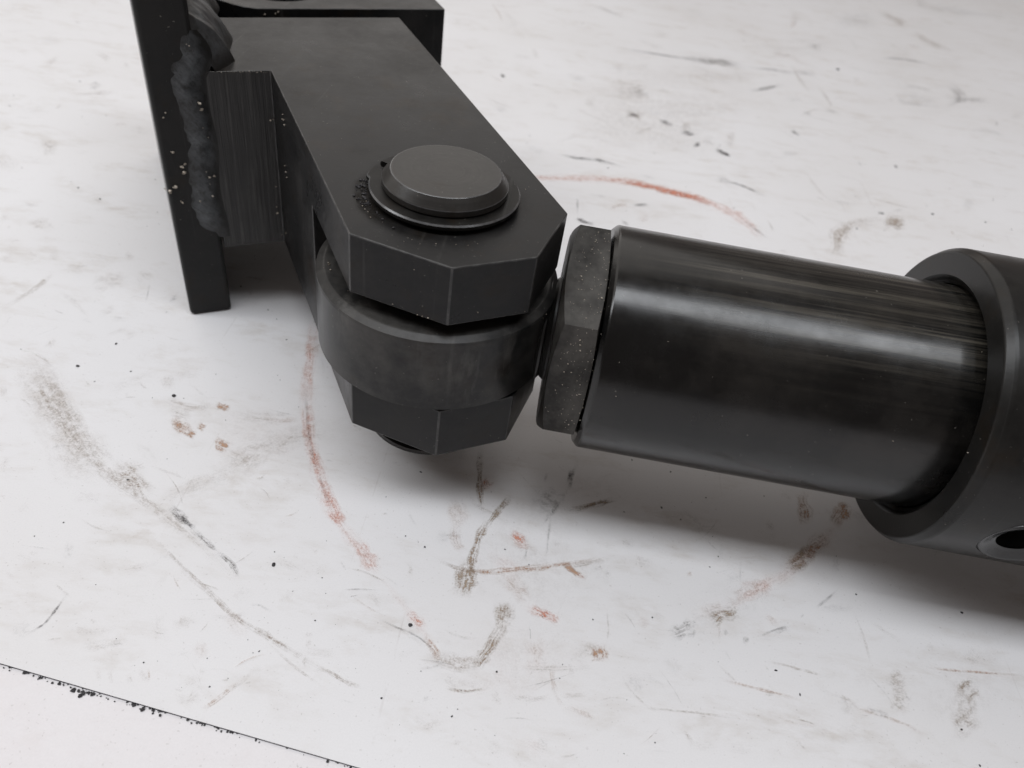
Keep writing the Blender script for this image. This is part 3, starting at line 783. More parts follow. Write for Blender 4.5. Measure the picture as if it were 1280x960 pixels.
SPECKS = """-94.5 150.8 1.07 -125.1 156.0 1.07 -48.6 102.2 0.92 -49.6 105.7 0.37 -66.4 73.8 0.40 -44.2 80.5 0.42 -47.5 82.6 0.25 -34.5 97.0 0.27 -34.8 89.8 0.32 -13.6 92.6 0.91 7.4 85.0 0.53 -14.6 114.4 0.50 -20.0 116.7 0.40 5.3 117.8 0.51 21.9 89.4 0.37 21.5 86.0 0.36 0.4 79.5 0.26 -104.4 98.9 0.35 71.8 97.0 0.59 181.3 552.6 2.72 159.7 345.4 1.34 186.5 353.9 1.39 212.8 355.1 1.18 142.8 325.4 1.06 113.4 90.2 0.59 114.9 82.5 0.57 76.6 92.0 0.58 96.5 122.5 0.56 124.1 122.4 0.68 59.1 146.8 0.60 76.3 151.2 0.49 46.3 140.3 0.69 58.3 123.2 0.44 60.9 127.0 0.44 85.9 325.1 0.81 -20.5 138.4 0.65 -12.1 364.5 0.83 27.5 343.9 0.82 5.9 556.8 0.93 -38.6 111.3 0.29 -42.0 96.1 0.27 -46.9 104.6 0.28 -48.3 73.5 0.24 -54.2 77.0 0.25 -84.8 89.4 0.25 -92.2 119.3 0.57 -201.8 256.6 0.55 -175.6 249.4 0.83 -164.6 244.3 0.82 -98.5 225.0 0.41 -119.9 168.0 0.67 -87.0 162.4 0.34 -117.6 151.1 0.42 -68.5 164.6 0.35 35.8 136.6 0.45 38.1 156.5 0.49 49.4 154.4 0.49 93.2 174.4 0.54"""
EDGEGRIT = """-94.1 68.9 0.46 -91.9 68.5 0.61 -87.7 67.9 1.07 -84.7 67.6 0.61 -81.6 67.3 1.07 -80.2 67.2 0.77 -76.2 66.5 1.23 -74.5 65.9 1.22 -73.7 66.4 0.77 -71.8 66.1 0.61 -63.6 65.0 1.38 -64.1 65.4 0.77 -60.5 64.9 0.77 -59.3 64.6 1.08 -58.1 65.0 0.77 -53.4 64.8 0.46 -52.3 64.3 0.77 -50.0 63.9 0.77 -46.7 63.8 0.62 -43.3 63.4 0.77 -31.8 62.2 0.62 -23.0 61.0 0.62 -21.7 60.9 0.47 -19.2 60.6 0.78"""

# ------------------------------------------------------------------ the bench: a white board laid on another
EDGE0, EDGE1 = Vector((-93.85, 68.65)), Vector((-16.75, 60.39))     # near edge of the upper board
ed = (EDGE1 - EDGE0).normalized()
back = Vector((-ed.y, ed.x))
p0 = EDGE0 - ed * 420
p1 = EDGE1 + ed * 700

bm = bmesh.new()
prism(bm, [(-900, -300), (1100, -300), (1100, 1700), (-900, 1700)], -18.0, -0.6)
bench = finish('bench_top', bm, mat_bench, smooth=False)
tag(bench, 'pinkish white bench board showing at the lower left below the dark seam', 'tabletop', 'structure')

bm = bmesh.new()
q = [p0, p1, p1 + back * 1500, p0 + back * 1500]
prism(bm, [(v.x, v.y) for v in q], -0.57, 0.0)
bm.normal_update()
for f in bm.faces:
    f.material_index = 0 if f.normal.z > 0.5 or f.normal.z < -0.5 else 1
board = finish('white_board', bm, [mat_board, mat_board_edge], smooth=False)
tag(board, 'large scuffed white board with crayon ring that the steel parts stand on', 'tabletop', 'structure')

# rubbed marks, one thin film per kind of mark, lying on the board
def build_marks():
    bms = {}
    lay = {}
    for k in MARK:
        b = bmesh.new()
        bms[k] = b
        lay[k] = (b.loops.layers.uv.new('UVMap'), b.loops.layers.color.new('strength'))
    rows = MARKS.strip().split('\n')
    # the countless faint rubs between the larger marks
    rr = random.Random(21)
    for i in range(600):
        y = 64 * math.exp(rr.uniform(0, 2.45))
        x = rr.uniform(-0.72, 0.62) * (y + 60)
        g = (y + 110) / 260
        ln = rr.choice((2, 3, 4, 6, 9, 14)) * g * rr.uniform(0.7, 1.3)
        wd = rr.choice((0.5, 0.8, 1.2, 2.0, 3.2, 5.0)) * g
        if wd > 1.5 * g: ln = max(ln, wd * 1.4)
        a0 = rr.gauss(-0.25, 0.55) if rr.random() < 0.75 else rr.uniform(0, 3.14)
        bend = rr.gauss(0, 0.18)
        st = rr.uniform(0.25, 0.6) * (0.8 if wd > g else 1.15)
        kd = rr.choice('bbbbbggod' if x > -40 or y > 150 else 'bbbbgo')
        if kd == 'd': wd = 0.3 * g
        out, p = [], Vector((x, y))
        for q in range(4):
            an = a0 + bend * q
            d = Vector((math.cos(an), math.sin(an)))
            nn = Vector((-d.y, d.x)) * wd / 2
            out += ['%.2f %.2f %.2f %.2f' % (p.x + nn.x, p.y + nn.y, p.x - nn.x, p.y - nn.y)]
            p = p + d * ln / 3
        if (p - EDGE0).dot(back) < 4 or (Vector((x, y)) - EDGE0).dot(back) < 4:
            continue
        rows.append('%s %.2f %s' % (kd, st, ' '.join(out)))
    for i, row in enumerate(rows):
        f = row.split()
        k, a = f[0], float(f[1])
        q = [float(x) for x in f[2:]]
        st = [(Vector((q[j], q[j + 1])), Vector((q[j + 2], q[j + 3]))) for j in range(0, len(q), 4)]
        # Catmull-Rom resample
        pts = []
        n = len(st)
        for j in range(n - 1):
            for s in range(6):
                t = s / 6
                row2 = []
                for side in (0, 1):
                    P = [st[max(0, min(n - 1, j + o))][side] for o in (-1, 0, 1, 2)]
                    row2.append(0.5 * ((2 * P[1]) + (P[2] - P[0]) * t + (2 * P[0] - 5 * P[1] + 4 * P[2] - P[3]) * t * t + (3 * P[1] - P[0] - 3 * P[2] + P[3]) * t ** 3))
                pts.append(row2)
        pts.append(list(st[-1]))
        b = bms[k]
        uvl, cl = lay[k]
        z = 0.02 + 0.0006 * i
        vs = []
        for j, (L, R) in enumerate(pts):
            wob = 0.8 + 0.45 * noise.noise(Vector((i * 7.3, j * 0.45, 0)))
            mid = (L + R) / 2 + (L - R) * 0.12 * noise.noise(Vector((i * 3.1, j * 0.3, 5)))
            h = (L - R) / 2 * wob * 1.15
            vs.append([b.verts.new((*(mid + h * v), z)) for v in (1, 0, -1)])
        m = len(pts)
        for j in range(m - 1):
            for c in (0, 1):
                fc = b.faces.new((vs[j][c], vs[j][c + 1], vs[j + 1][c + 1], vs[j + 1][c]))
                for lp, (jj, cc) in zip(fc.loops, ((j, c), (j, c + 1), (j + 1, c + 1), (j + 1, c))):
                    lp[uvl].uv = (jj + i * 37.0, 1 - cc)
                    end = min(1.0, min(jj, m - 1 - jj) / max(2.5, 0.3 * m))
                    s = a * end
                    lp[cl] = (s, s, s, 1)
    for k, b in bms.items():
        name, mt = MARK[k]
        o = finish(name, b, mt, board, smooth=False)
        tag(o, kind='stuff')
build_marks()

def lump(bm, c, r, seed, flat=0.6):
    """an irregular grain"""
    g = bmesh.new()
    bmesh.ops.create_icosphere(g, subdivisions=1, radius=1.0)
    rr = random.Random(seed)
    sx, sy, sz = rr.uniform(0.7, 1.3), rr.uniform(0.6, 1.1), flat * rr.uniform(0.7, 1.2)
    a = rr.uniform(0, 6.28)
    mp = {}
    for v in g.verts:
        d = v.co * (1 + 0.35 * rr.uniform(-1, 1))
        x, y = d.x * sx, d.y * sy
        mp[v] = bm.verts.new((c[0] + r * (x * math.cos(a) - y * math.sin(a)), c[1] + r * (x * math.sin(a) + y * math.cos(a)), c[2] + r * d.z * sz))
    for f in g.faces:
        bm.faces.new([mp[v] for v in f.verts])
    g.free()

def crumbs():
    bm = bmesh.new()
    q = [float(x) for x in SPECKS.split()]
    for i in range(0, len(q), 3):
        lump(bm, (q[i], q[i + 1], 0.12 * q[i + 2]), q[i + 2] * 0.55, i, 0.3)
    rr = random.Random(3)
    for i in range(240):
        y = rr.uniform(62, 420)
        x = rr.uniform(-0.9, 0.75) * y + rr.uniform(-20, 20)
        r = rr.choice((0.08, 0.1, 0.12, 0.15, 0.18, 0.25))
        lump(bm, (x, max(y, 70), 0.05), r * (0.8 + y / 500), 1000 + i, 0.35)
    o = finish('grit', bm, mat_crumb, smooth=False)
    tag(o, 'scattered tiny black grit specks lying on the white board', 'grit', 'stuff')
    bm = bmesh.new()
    q = [float(x) for x in EDGEGRIT.split()]
    for i in range(0, len(q), 3):
        for j in range(3):
            lump(bm, (q[i] + rr.uniform(-1, 1) * q[i + 2], q[i + 1] + rr.uniform(-0.9, 0.3) * q[i + 2] * 0.7, -0.45), q[i + 2] * rr.uniform(0.25, 0.5), 5000 + i * 5 + j, 0.4)
    for i in range(60):
        t = rr.uniform(0, 90)
        p = EDGE0 + ed * t
        lump(bm, (p.x, p.y - rr.uniform(0, 0.7), -0.5), rr.uniform(0.08, 0.28), 9000 + i, 0.4)
    o = finish('seam_grime', bm, mat_crumb, smooth=False)
    tag(o, 'black clotted grime along the seam at the lower left', 'grit', 'stuff')
crumbs()

# ------------------------------------------------------------------ clevis bracket
TH = math.radians(-60.4)
U = Vector((math.cos(TH), math.sin(TH)))          # along the arm, towards the viewer
W = Vector((-U.y, U.x))                           # across it, to the right
def tn(t, n):
    p = U * t + W * n
    return (p.x, p.y)
def tnz(t, n, z):
    p = U * t + W * n
    return Vector((p.x, p.y, z))
PIN = Vector((-21.45, 150.89))
Z_TOP, Z_BOT, SLOT_LO, SLOT_HI = 77.06, 23.6, 38.5, 62.9

bracket = empty('clevis_bracket', (*tn(-230, 7), 0), 'black steel clevis bracket with welded base plate and two-eared fork at the left', 'bracket')

bm = bmesh.new()
prism(bm, [tn(-330, 0.95), tn(-214.3, 0.95), tn(-214.3, 13.5), tn(-330, 13.5)], 0.0, 98.0)
finish('base_plate', bm, mat_plate, bracket, bevel=1.3, segs=3)

bm = bmesh.new()
outline = [tn(-256.3, 14.0), tn(-214.6, 14.0), tn(-214.6, 31.95), tn(-130.9, 31.95), tn(-115.0, 48.0), tn(-115.0, 66.3), tn(-129.8, 80.4), tn(-256.3, 80.4)]
prism(bm, outline[::-1], Z_BOT, Z_TOP)
fork = finish('fork', bm, [mat_fork, mat_sawn, mat_edge], bracket, bevel=0.3, edge_mat=2)
slot = bmesh.new()
prism(slot, [tn(-167.0, 20), tn(-100, 20), tn(-100, 95), tn(-167.0, 95)], SLOT_LO, SLOT_HI)
hole = bmesh.new()
lathe(hole, [(0, 0), (0, 13.9), (120, 13.9), (120, 0)], (PIN.x, PIN.y, 0), (0, 0, 1), (1, 0, 0), (0, 1, 0), 64)
bmesh.ops.recalc_face_normals(hole, faces=hole.faces[:])
fork.parent = None
fork.location = bracket.location
bpy.context.view_layer.update()
boolean(fork, [slot, hole])
fork.parent = bracket
fork.location = (0, 0, 0)
for p in fork.data.polygons:
    c = (Vector(p.center) + bracket.location) / MM
    t, n = c.x * U.x + c.y * U.y, c.x * W.x + c.y * W.y
    p.material_index = 1 if (abs(p.normal.z) < 0.3 and abs(t + 214.6) < 0.5 and n < 32) else 0

# rear lug behind the fork
bm = bmesh.new()
rear = [tn(-264.5, 36.4), tn(-264.5, 99.2), tn(-328, 99.2), tn(-328, 14.2), tn(-292, 14.2), tn(-280, 19.5), tn(-272.3, 26.6), tn(-268.6, 30.2), tn(-266, 33.3)]
prism(bm, rear, Z_BOT, Z_TOP)
lug = finish('rear_lug', bm, [mat_fork, mat_edge], bracket, bevel=0.3, edge_mat=1)
hole = bmesh.new()
hc = tn(-285.6, 47)
lathe(hole, [(0, 0), (0, 13.9), (120, 13.9), (120, 0)], (hc[0], hc[1], 0), (0, 0, 1), (1, 0, 0), (0, 1, 0), 64)
bmesh.ops.recalc_face_normals(hole, faces=hole.faces[:])
lug.parent = None
lug.location = bracket.location
bpy.context.view_layer.update()
boolean(lug, [hole])
lug.parent = bracket
lug.location = (0, 0, 0)

# weld beads
def bead(name, path, cross, nu, nv, amp, seed):
    """path(s)->frame origin; cross(s, v)->point"""
    bm = bmesh.new()
    uvl = bm.loops.layers.uv.new('UVMap')
    g = []
    for i in range(nu + 1):
        row = []
        for j in range(nv + 1):
            s, v = i / nu, j / nv
            p, nrm = cross(s, v)
            fade = min(1, 4 * v, 4 * (1 - v)) * min(1, 10 * s, 10 * (1 - s))
            chev = math.sin((s * path + 2.2 * (v - 0.5) ** 2 * 4) * 2 * math.pi / 3.4 + 1.3 * noise.noise(p * 0.2 + Vector((seed, 0, 0))))
            d = amp * fade * (0.55 * noise.noise(p * 0.22 + Vector((seed, 3, 1))) + 0.14 * noise.noise(p * 0.5 + Vector((seed, 9, 1))) + 0.07 * chev)
            row.append(bm.verts.new(p + nrm * d))
        g.append(row)
    for i in range(nu):
        for j in range(nv):
            f = bm.faces.new((g[i][j], g[i + 1][j], g[i + 1][j + 1], g[i][j + 1]))
            for lp, (a, c) in zip(f.loops, ((i, j), (i + 1, j), (i + 1, j + 1), (i, j + 1))):
                lp[uvl].uv = (c / nv, a / nu * path / 10)
    return finish(name, bm, mat_weld, bracket, angle=70)

def front_cross(s, v):
    z = 27.5 + s * 60.0
    q = max(0.0, (s - 0.80) / 0.20)              # above the block the bead narrows into the plate's corner
    wl = 6.2 - 0.9 * math.sin(s * 9) - 0.6 * s + 0.8 * noise.noise(Vector((z * 0.35, 4, 2)))
    if s < 0.12: wl += (0.12 - s) * 26
    wl += 2.6 * q
    wr = 15.6 + 0.5 * math.sin(s * 14 + 1) + 2.2 * math.sin(math.pi * min(1, q)) - 1.2 * q
    n = wl + (wr - wl) * v
    rise = 0.6 * math.sin(math.pi * v) ** 1.4 * min(1, s * 9 + 0.05) * (1 - 0.75 * q) - 0.06
    return tnz(-214.45 + rise - 1.2 * q * max(0.0, v - 0.6), n, z), Vector((U.x, U.y, 0))
bead('weld_bead', 52, front_cross, 150, 34, 0.5, 2)

def top_cross(s, v):
    t = -214.6 - s * 73
    a = Vector((0, 12.9, 91.0 - 1.5 * math.sin(s * 20)))
    b = Vector((0, 24.6 + 1.2 * math.sin(s * 17 + 2), 76.95))
    k = min(1.0, 0.30 + s * 7) ** 0.8
    a.z = 77 + (a.z - 77) * k
    b.y = 13.2 + (b.y - 13.2) * k
    p = a.lerp(b, v)
    bul = 1.8 * math.sin(math.pi * v) * k
    p += Vector((0, 0.75, 0.65)) * bul
    d = Vector((W.x * 0.75, W.y * 0.75, 0.65))
    return tnz(t, p.y, p.z), d
bead('weld_bead', 72, top_cross, 160, 34, 0.6, 11)

# ------------------------------------------------------------------ clevis pin with retaining rings
pin = empty('clevis_pin', (PIN.x, PIN.y, 7), 'round black clevis pin with chamfered head standing through the fork eyes', 'pin')
Z = (0, 0, 1); X = (1, 0, 0); Y = (0, 1, 0)
bm = bmesh.new()
lathe(bm, [(7.0, 0), (7.0, 12.0), (8.7, 13.67), (10.8, 13.67), (10.8, 12.5), (13.0, 12.5), (13.0, 13.67), (77.3, 13.67), (77.3, 12.4), (79.75, 12.4), (79.75, 13.67), (80.95, 13.67), (81.1, 13.6), (83.1, 12.0), (83.18, 11.9), (83.22, 11.75), (83.22, 6.0), (83.22, 0)], (PIN.x, PIN.y, 0), Z, X, Y, 112)
bm.normal_update()
for f in bm.faces:                               # head rim paler: edge glint put into the colour
    c = f.calc_center_median()
    r = math.hypot(c.x - PIN.x, c.y - PIN.y)
    if (83.08 < c.z < 83.215 and r > 11.6) or (80.93 < c.z < 81.13 and r > 13.5):
        f.material_index = 1
finish('pin_body', bm, [mat_pin, mat_lit_edge], pin, angle=25)

def snap_ring(z0, z1, gap_dir, label=None):
    """external retaining ring: open ring with two lugs"""
    bm = bmesh.new()
    n = 84
    gap = math.radians(6)
    prof = []
    for i in range(n + 1):
        a = gap + (2 * math.pi - 2 * gap) * i / n
        th = gap_dir + a
        edge = min(i, n - i)
        ro = 16.45
        if edge < 4: ro = 17.3
        ri = 12.8
        prof.append((th, ri, ro))
    rows = []
    c = 0.32
    for th, ri, ro in prof:
        e = Vector((math.cos(th), math.sin(th), 0))
        o = Vector((PIN.x, PIN.y, 0))
        rows.append([bm.verts.new(o + e * r + Vector((0, 0, z))) for r, z in ((ri, z0), (ro - c, z0), (ro, z0 + c), (ro, z1 - c), (ro - c, z1), (ri, z1))])
    m = 6
    for a, b in zip(rows, rows[1:]):
        for k in range(m):
            f = bm.faces.new((a[k], a[(k + 1) % m], b[(k + 1) % m], b[k]))
            f.material_index = 1 if k == 3 else 0  # upper outer chamfer painted paler as the lit edge
    bm.faces.new(rows[0]); bm.faces.new(rows[-1][::-1])
    return finish('retaining_ring', bm, [mat_ring, mat_lit_edge], pin, angle=30)
snap_ring(78.0, 79.35, math.radians(163))
snap_ring(11.1, 12.4, math.radians(200))

# ------------------------------------------------------------------ cylinder: rod eye, jam nut, rod, gland
AX = math.radians(-0.98)
BV = Vector((math.cos(AX), math.sin(AX), 0))
YV = Vector((-BV.y, BV.x, 0))
ZV = Vector((0, 0, 1))
A0 = Vector((PIN.x, PIN.y, 46.65))
cyl = empty('hydraulic_cylinder', (A0 + BV * 120).to_tuple()[:2] + (0,), 'black steel cylinder with thick rod, jam nut and rod eye pinned in the fork', 'cylinder')

bm = bmesh.new()
lathe(bm, [(38.55, 13.9), (38.55, 27.4), (39.4, 28.3), (57.9, 28.3), (58.5, 28.15), (59.3, 26.6), (59.4, 26.2), (59.4, 13.9)], (PIN.x, PIN.y, 0), Z, X, Y, 128, closed=True)
eye = finish('rod_eye', bm, mat_boss, cyl, angle=25)
bm = bmesh.new()
prof = [(24, 0.0), (24, 12.0)]
s = 24.0
while s < 38.5:                                  # threaded stud between eye and nut
    prof += [(s + 0.5, 12.6), (s + 1.0, 12.6), (s + 1.5, 11.8)]
    s += 2.0
prof += [(40, 12.0), (40, 0)]
lathe(bm, prof, A0, BV, YV, ZV, 64)
finish('threaded_stud', bm, mat_stud, eye)

def hex_nut():
    R, s0, s1, ph = 27.2, 29.0, 38.4, math.radians(80)
    bm = bmesh.new()
    # hexagonal prism whose corners are turned down by a 30 degree chamfer at both ends
    seg = 96
    rings = []
    ap = R * math.cos(math.pi / 6)
    for sx, rc in ((s0, ap * 0.97), (None, None), (None, None), (s1, ap * 0.97)):
        rings.append([])
    def rhex(a):
        b = (a - ph) % (math.pi / 3) - math.pi / 6
        return ap / math.cos(b)
    for k in range(seg):
        a = ph + 2 * math.pi * k / seg
        e = math.cos(a) * YV + math.sin(a) * ZV
        rh = rhex(a)
        d = max(0.0, rh - ap * 0.97) * 0.36
        rings[0].append(bm.verts.new(A0 + BV * s0 + e * ap * 0.97))
        rings[1].append(bm.verts.new(A0 + BV * (s0 + d + 0.02) + e * rh))
        rings[2].append(bm.verts.new(A0 + BV * (s1 - d * 0.5 - 0.02) + e * rh))
        rings[3].append(bm.verts.new(A0 + BV * s1 + e * ap * 0.97))
    for a, b in zip(rings, rings[1:]):
        for k in range(seg):
            j = (k + 1) % seg
            bm.faces.new((a[k], a[j], b[j], b[k]))
    ia = [bm.verts.new(A0 + BV * s0 + 12.8 * (math.cos(ph + 2 * math.pi * k / seg) * YV + math.sin(ph + 2 * math.pi * k / seg) * ZV)) for k in range(seg)]
    ib = [bm.verts.new(A0 + BV * s1 + 12.8 * (math.cos(ph + 2 * math.pi * k / seg) * YV + math.sin(ph + 2 * math.pi * k / seg) * ZV)) for k in range(seg)]
    for k in range(seg):
        j = (k + 1) % seg
        bm.faces.new((rings[0][j], rings[0][k], ia[k], ia[j]))
        bm.faces.new((rings[3][k], rings[3][j], ib[j], ib[k]))
        bm.faces.new((ia[k], ib[k], ib[j], ia[j]))
    return finish('jam_nut', bm, mat_nut, cyl, angle=20)
hex_nut()

bm = bmesh.new()
lathe(bm, [(38.6, 0), (38.6, 26.1), (39.5, 27.0), (39.9, 27.2), (160, 27.2), (160, 0)], A0, BV, YV, ZV, 160)
finish('piston_rod', bm, mat_rod, cyl, angle=25)

bm = bmesh.new()
lathe(bm, [(122.0, 27.35), (119.2, 27.5), (118.6, 28.3), (117.9, 28.9), (117.5, 29.4), (117.5, 34.5), (117.7, 34.9), (119.0, 35.75), (119.6, 35.9), (265, 35.9), (265, 27.35)], A0, BV, YV, ZV, 160, closed=True)
gland = finish('gland', bm, mat_gland, cyl, angle=25)
# port on the near side
pa = math.radians(-165.9)
PD = math.cos(pa) * YV + math.sin(pa) * ZV
PE = PD.cross(BV).normalized()
PC = A0 + BV * 136.8
cut1 = bmesh.new()
lathe(cut1, [(34.4, 0), (34.4, 8.6), (45, 8.6), (45, 0)], PC, PD, BV, PE, 64)
bmesh.ops.recalc_face_normals(cut1, faces=cut1.faces[:])
gland.parent = None
gland.location = cyl.location
bpy.context.view_layer.update()
cut2 = bmesh.new()
lathe(cut2, [(28.2, 0), (28.2, 4.75), (45, 4.75), (45, 0)], PC, PD, BV, PE, 64)
bmesh.ops.recalc_face_normals(cut2, faces=cut2.faces[:])
boolean(gland, [cut1, cut2])
gland.parent = cyl
gland.location = (0, 0, 0)
bm = bmesh.new()
lathe(bm, [(34.42, 8.55), (35.4, 8.45), (35.7, 8.1), (35.6, 7.6), (34.7, 5.6), (34.42, 4.8)], PC, PD, BV, PE, 64)
seat = finish('port_seat', bm, mat_seat, gland, angle=35)
bm = bmesh.new()
lathe(bm, [(28.3, 0.0), (28.3, 4.7), (33.9, 4.7)], PC, PD, BV, PE, 48)
finish('port_bore', bm, mat_dark, gland)

bm = bmesh.new()
lathe(bm, [(265.2, 0), (265.2, 45.0), (266.6, 46.5), (420, 46.5), (420, 0)], A0, BV, YV, ZV, 128)
finish('cylinder_tube', bm, mat_gland, cyl, angle=25)

# dark film round the pin on the upper ear: grime plus the ring's painted shade
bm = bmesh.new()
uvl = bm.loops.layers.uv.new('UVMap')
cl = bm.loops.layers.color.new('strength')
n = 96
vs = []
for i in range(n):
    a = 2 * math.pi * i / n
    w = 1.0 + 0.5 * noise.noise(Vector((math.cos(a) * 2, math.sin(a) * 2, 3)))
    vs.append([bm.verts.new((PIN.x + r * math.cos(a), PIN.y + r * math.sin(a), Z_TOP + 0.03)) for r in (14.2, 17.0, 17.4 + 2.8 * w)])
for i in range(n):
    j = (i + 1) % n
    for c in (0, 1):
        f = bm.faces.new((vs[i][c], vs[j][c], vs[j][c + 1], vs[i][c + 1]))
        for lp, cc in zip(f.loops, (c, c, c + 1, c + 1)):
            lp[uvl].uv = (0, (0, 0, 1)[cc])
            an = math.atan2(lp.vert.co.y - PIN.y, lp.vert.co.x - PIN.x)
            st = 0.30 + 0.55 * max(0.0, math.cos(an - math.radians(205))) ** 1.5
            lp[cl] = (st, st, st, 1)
tag(finish('grime_shade_film', bm, mark_mat('grime_and_shade', (0.006, 0.005, 0.004), (0.015, 0.012, 0.009), 900, 0.30, 0.52, 1.3, 0.35), bracket, smooth=False), kind='stuff')

# dark swarf caught at the open end of the upper retaining ring
bm = bmesh.new()
rr = random.Random(12)
for i in range(90):
    a = math.radians(rr.gauss(196, 20))
    r = 16.8 + abs(rr.gauss(0, 0.9))
    lump(bm, (PIN.x + r * math.cos(a), PIN.y + r * math.sin(a), Z_TOP + 0.1), rr.choice((0.1, 0.14, 0.2, 0.3, 0.42)), 700 + i, 0.8)
tag(finish('swarf', bm, mat_crumb, pin, smooth=False), kind='stuff')

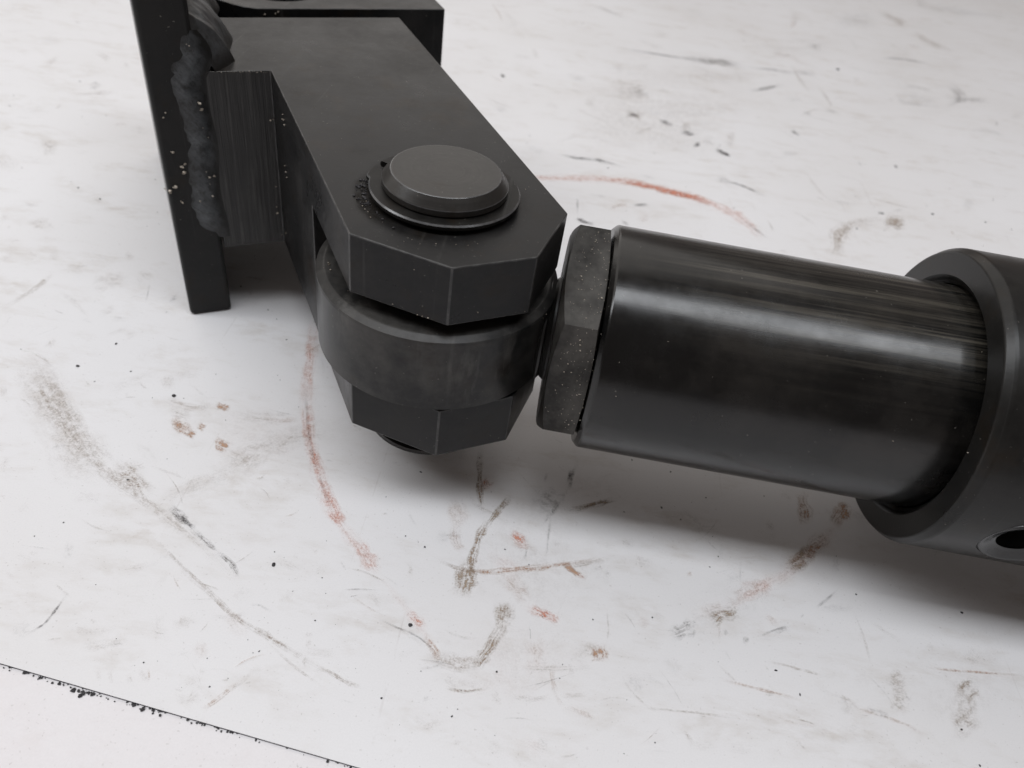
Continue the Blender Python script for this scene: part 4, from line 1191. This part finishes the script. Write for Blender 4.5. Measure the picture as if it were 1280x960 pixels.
# ------------------------------------------------------------------ weld spatter and bright filings stuck to the steel (mm: x y z radius)
FILINGS = [
    (bracket, 'weld_spatter', '''-104.28 186.95 44.20 1.22 -123.03 217.90 25.55 0.95 -102.94 187.69 45.39 0.81 -102.12 188.20 55.67 0.70 -100.72 188.96 51.29 0.80 -100.41 189.17 49.57 0.70 -99.96 189.50 51.94 0.50 -94.57 192.82 82.88 0.76 -94.42 193.20 81.47 0.76 -95.07 192.33 83.83 0.47 -95.54 192.05 84.24 0.38 -98.15 202.44 77.25 0.60 -94.34 192.01 69.15 0.87 -94.10 192.34 67.49 0.58 -93.63 192.80 59.44 0.39 -94.26 191.65 62.55 0.39 -94.45 191.62 47.96 0.50 -94.94 191.15 49.75 0.40 -102.00 188.33 40.23 0.51 -97.40 189.72 40.80 0.41 -94.34 191.62 42.11 0.41 -94.54 191.65 45.85 0.40 -93.50 192.67 48.06 0.40 -79.15 201.67 63.25 0.49 -78.42 202.07 63.46 0.40 -70.78 188.99 71.50 0.46 -70.50 188.43 70.26 0.55 -70.10 187.84 69.28 0.37 -71.91 190.97 55.93 0.48 -71.64 190.50 54.30 0.48 -71.30 189.95 52.94 0.38 -79.18 201.68 42.77 0.41 -79.38 201.49 36.11 0.62 -79.31 201.53 33.90 0.63 -78.78 201.90 26.21 0.42 -75.79 197.90 29.78 0.31 -102.20 188.23 66.71 0.49 -102.91 187.86 65.44 0.39 -96.64 249.09 75.27 0.58 -93.83 250.65 75.52 0.70 -93.17 251.06 75.88 0.59 -22.78 125.70 73.83 0.28 -27.13 126.87 63.68 0.30 -9.41 126.79 65.38 0.34 -20.54 125.10 63.22 0.33 -19.31 124.76 63.37 0.27 -21.59 125.42 63.20 0.24 0.11 132.23 63.66 0.25 -37.04 140.68 77.17 0.35 -36.24 139.57 77.15 0.28 -34.37 136.84 77.17 0.34 -31.62 135.79 77.14 0.24 -35.38 138.85 77.15 0.28 -36.76 142.88 77.15 0.28 -25.89 130.07 77.13 0.23 -24.51 131.14 77.13 0.24 -22.69 130.19 77.13 0.23 -19.66 131.18 77.13 0.23 -15.77 132.14 77.13 0.21 -13.40 132.60 77.13 0.21 -11.63 133.80 77.12 0.18 -4.42 160.08 77.14 0.24 -3.82 161.48 77.13 0.21 -54.98 176.06 77.11 0.17 -56.07 177.06 77.11 0.17 -60.65 184.20 77.13 0.23 -56.31 165.27 77.12 0.19 -92.25 194.34 76.95 0.14 -92.22 194.55 76.92 0.23 -91.59 195.04 77.06 0.22 -91.16 195.15 76.99 0.16 -90.46 194.72 77.28 0.23 -90.17 195.60 76.85 0.21 -89.90 195.76 77.06 0.14 -89.70 195.97 77.00 0.18 -89.13 196.18 76.84 0.21 -88.70 196.61 77.01 0.14 -88.37 196.82 77.04 0.20 -87.66 197.04 76.86 0.16 -87.27 197.22 76.82 0.23 -86.84 197.46 76.82 0.24 -86.61 197.55 76.75 0.26 -86.26 197.79 76.81 0.23 -85.74 198.12 76.85 0.20 -85.14 198.44 76.85 0.25 -84.91 198.51 76.74 0.26 -84.45 198.81 76.82 0.26 -83.95 199.13 76.82 0.17 -83.66 199.26 76.75 0.16 -83.02 199.65 76.87 0.26 -82.80 199.69 76.62 0.23 -82.30 200.02 76.77 0.22 -81.86 200.32 76.81 0.16 -81.44 200.47 76.59 0.22 -81.16 200.62 76.62 0.23 -80.44 201.10 76.82 0.24 -80.31 201.13 76.65 0.17 -79.82 201.41 76.56 0.15 -79.28 201.71 76.55 0.17 -78.95 201.89 76.54 0.19 -78.34 202.26 76.84 0.18'''),
    (cyl, 'metal_filings', '''-38.63 134.41 59.49 0.29 -45.41 142.98 59.56 0.53 -44.44 140.95 59.54 0.45 -46.09 141.49 59.45 0.30 15.80 137.02 67.06 0.49 16.90 142.65 62.15 0.36 12.58 128.85 61.16 0.30 12.79 128.63 60.06 0.35 16.79 135.86 53.86 0.35 16.83 137.14 62.38 0.28 16.22 141.73 68.71 0.28 17.04 148.92 66.22 0.27 15.37 146.73 70.53 0.29 15.30 140.34 68.20 0.28 15.36 134.61 66.10 0.25 16.87 138.69 68.77 0.25 13.10 131.68 65.01 0.22 12.51 145.14 69.91 0.21 11.22 140.78 68.31 0.21 12.46 148.92 71.28 0.22 11.32 138.39 67.44 0.19 10.03 134.59 66.04 0.19 16.65 129.58 41.52 0.44 16.69 131.90 37.77 0.45 16.91 124.38 45.41 0.35 16.76 133.51 35.17 0.31 22.32 123.40 52.16 0.33 30.59 129.27 64.39 0.27 21.41 126.01 59.31 0.22 8.28 125.80 43.28 0.21 17.03 125.09 52.97 0.21 16.82 130.28 62.56 0.19 4.97 139.92 58.26 0.26 4.48 139.41 57.36 0.22 95.94 135.88 70.62 0.25 81.49 122.71 53.49 0.30 95.45 120.32 55.86 0.31'''),
    (pin, 'metal_filings', '''-31.68 140.78 79.05 0.33 -25.00 137.00 79.03 0.24 -23.73 136.44 79.03 0.24 -22.38 136.25 79.03 0.24 -21.08 136.36 79.03 0.24 -19.94 136.42 79.02 0.24 -18.64 136.54 79.02 0.24 -17.40 136.96 79.03 0.24 -16.15 137.39 79.03 0.24 -8.25 145.87 79.04 0.28 -8.75 147.11 79.02 0.22'''),
]
for par, name, data in FILINGS:
    bm = bmesh.new()
    q = [float(x) for x in data.split()]
    for i in range(0, len(q), 4):
        r = q[i + 3] * rnd.uniform(0.45, 0.95)
        for j in range(1 if r < 0.35 else 3):
            w = 0 if j == 0 else 0.8 * r
            lump(bm, (q[i] + rnd.uniform(-w, w), q[i + 1] + rnd.uniform(-w, w) * 0.3, q[i + 2] + rnd.uniform(-w, w)), r * (0.8 if j == 0 else 0.5), int(q[i] * 100) + j, 0.8)
    tag(finish(name, bm, mat_spatter, par, smooth=False), kind='stuff')

# NUTDUST: pale grit clinging to the two near flats of the jam nut and the groove beside it
bm = bmesh.new()
for i in range(170):
    a = math.radians(rnd.uniform(82, 198))
    b = (a - math.radians(80)) % (math.pi / 3) - math.pi / 6
    r = 27.2 * math.cos(math.pi / 6) / math.cos(b)
    p = A0 + BV * (38.4 - abs(rnd.gauss(0, 3.2)) if i % 2 else rnd.uniform(30.5, 38.2)) + (r + 0.02) * (math.cos(a) * YV + math.sin(a) * ZV)
    lump(bm, p, rnd.choice((0.06, 0.08, 0.1, 0.16)), 3000 + i, 0.8)
tag(finish('grit_film', bm, mat_spatter, cyl, smooth=False), kind='stuff')
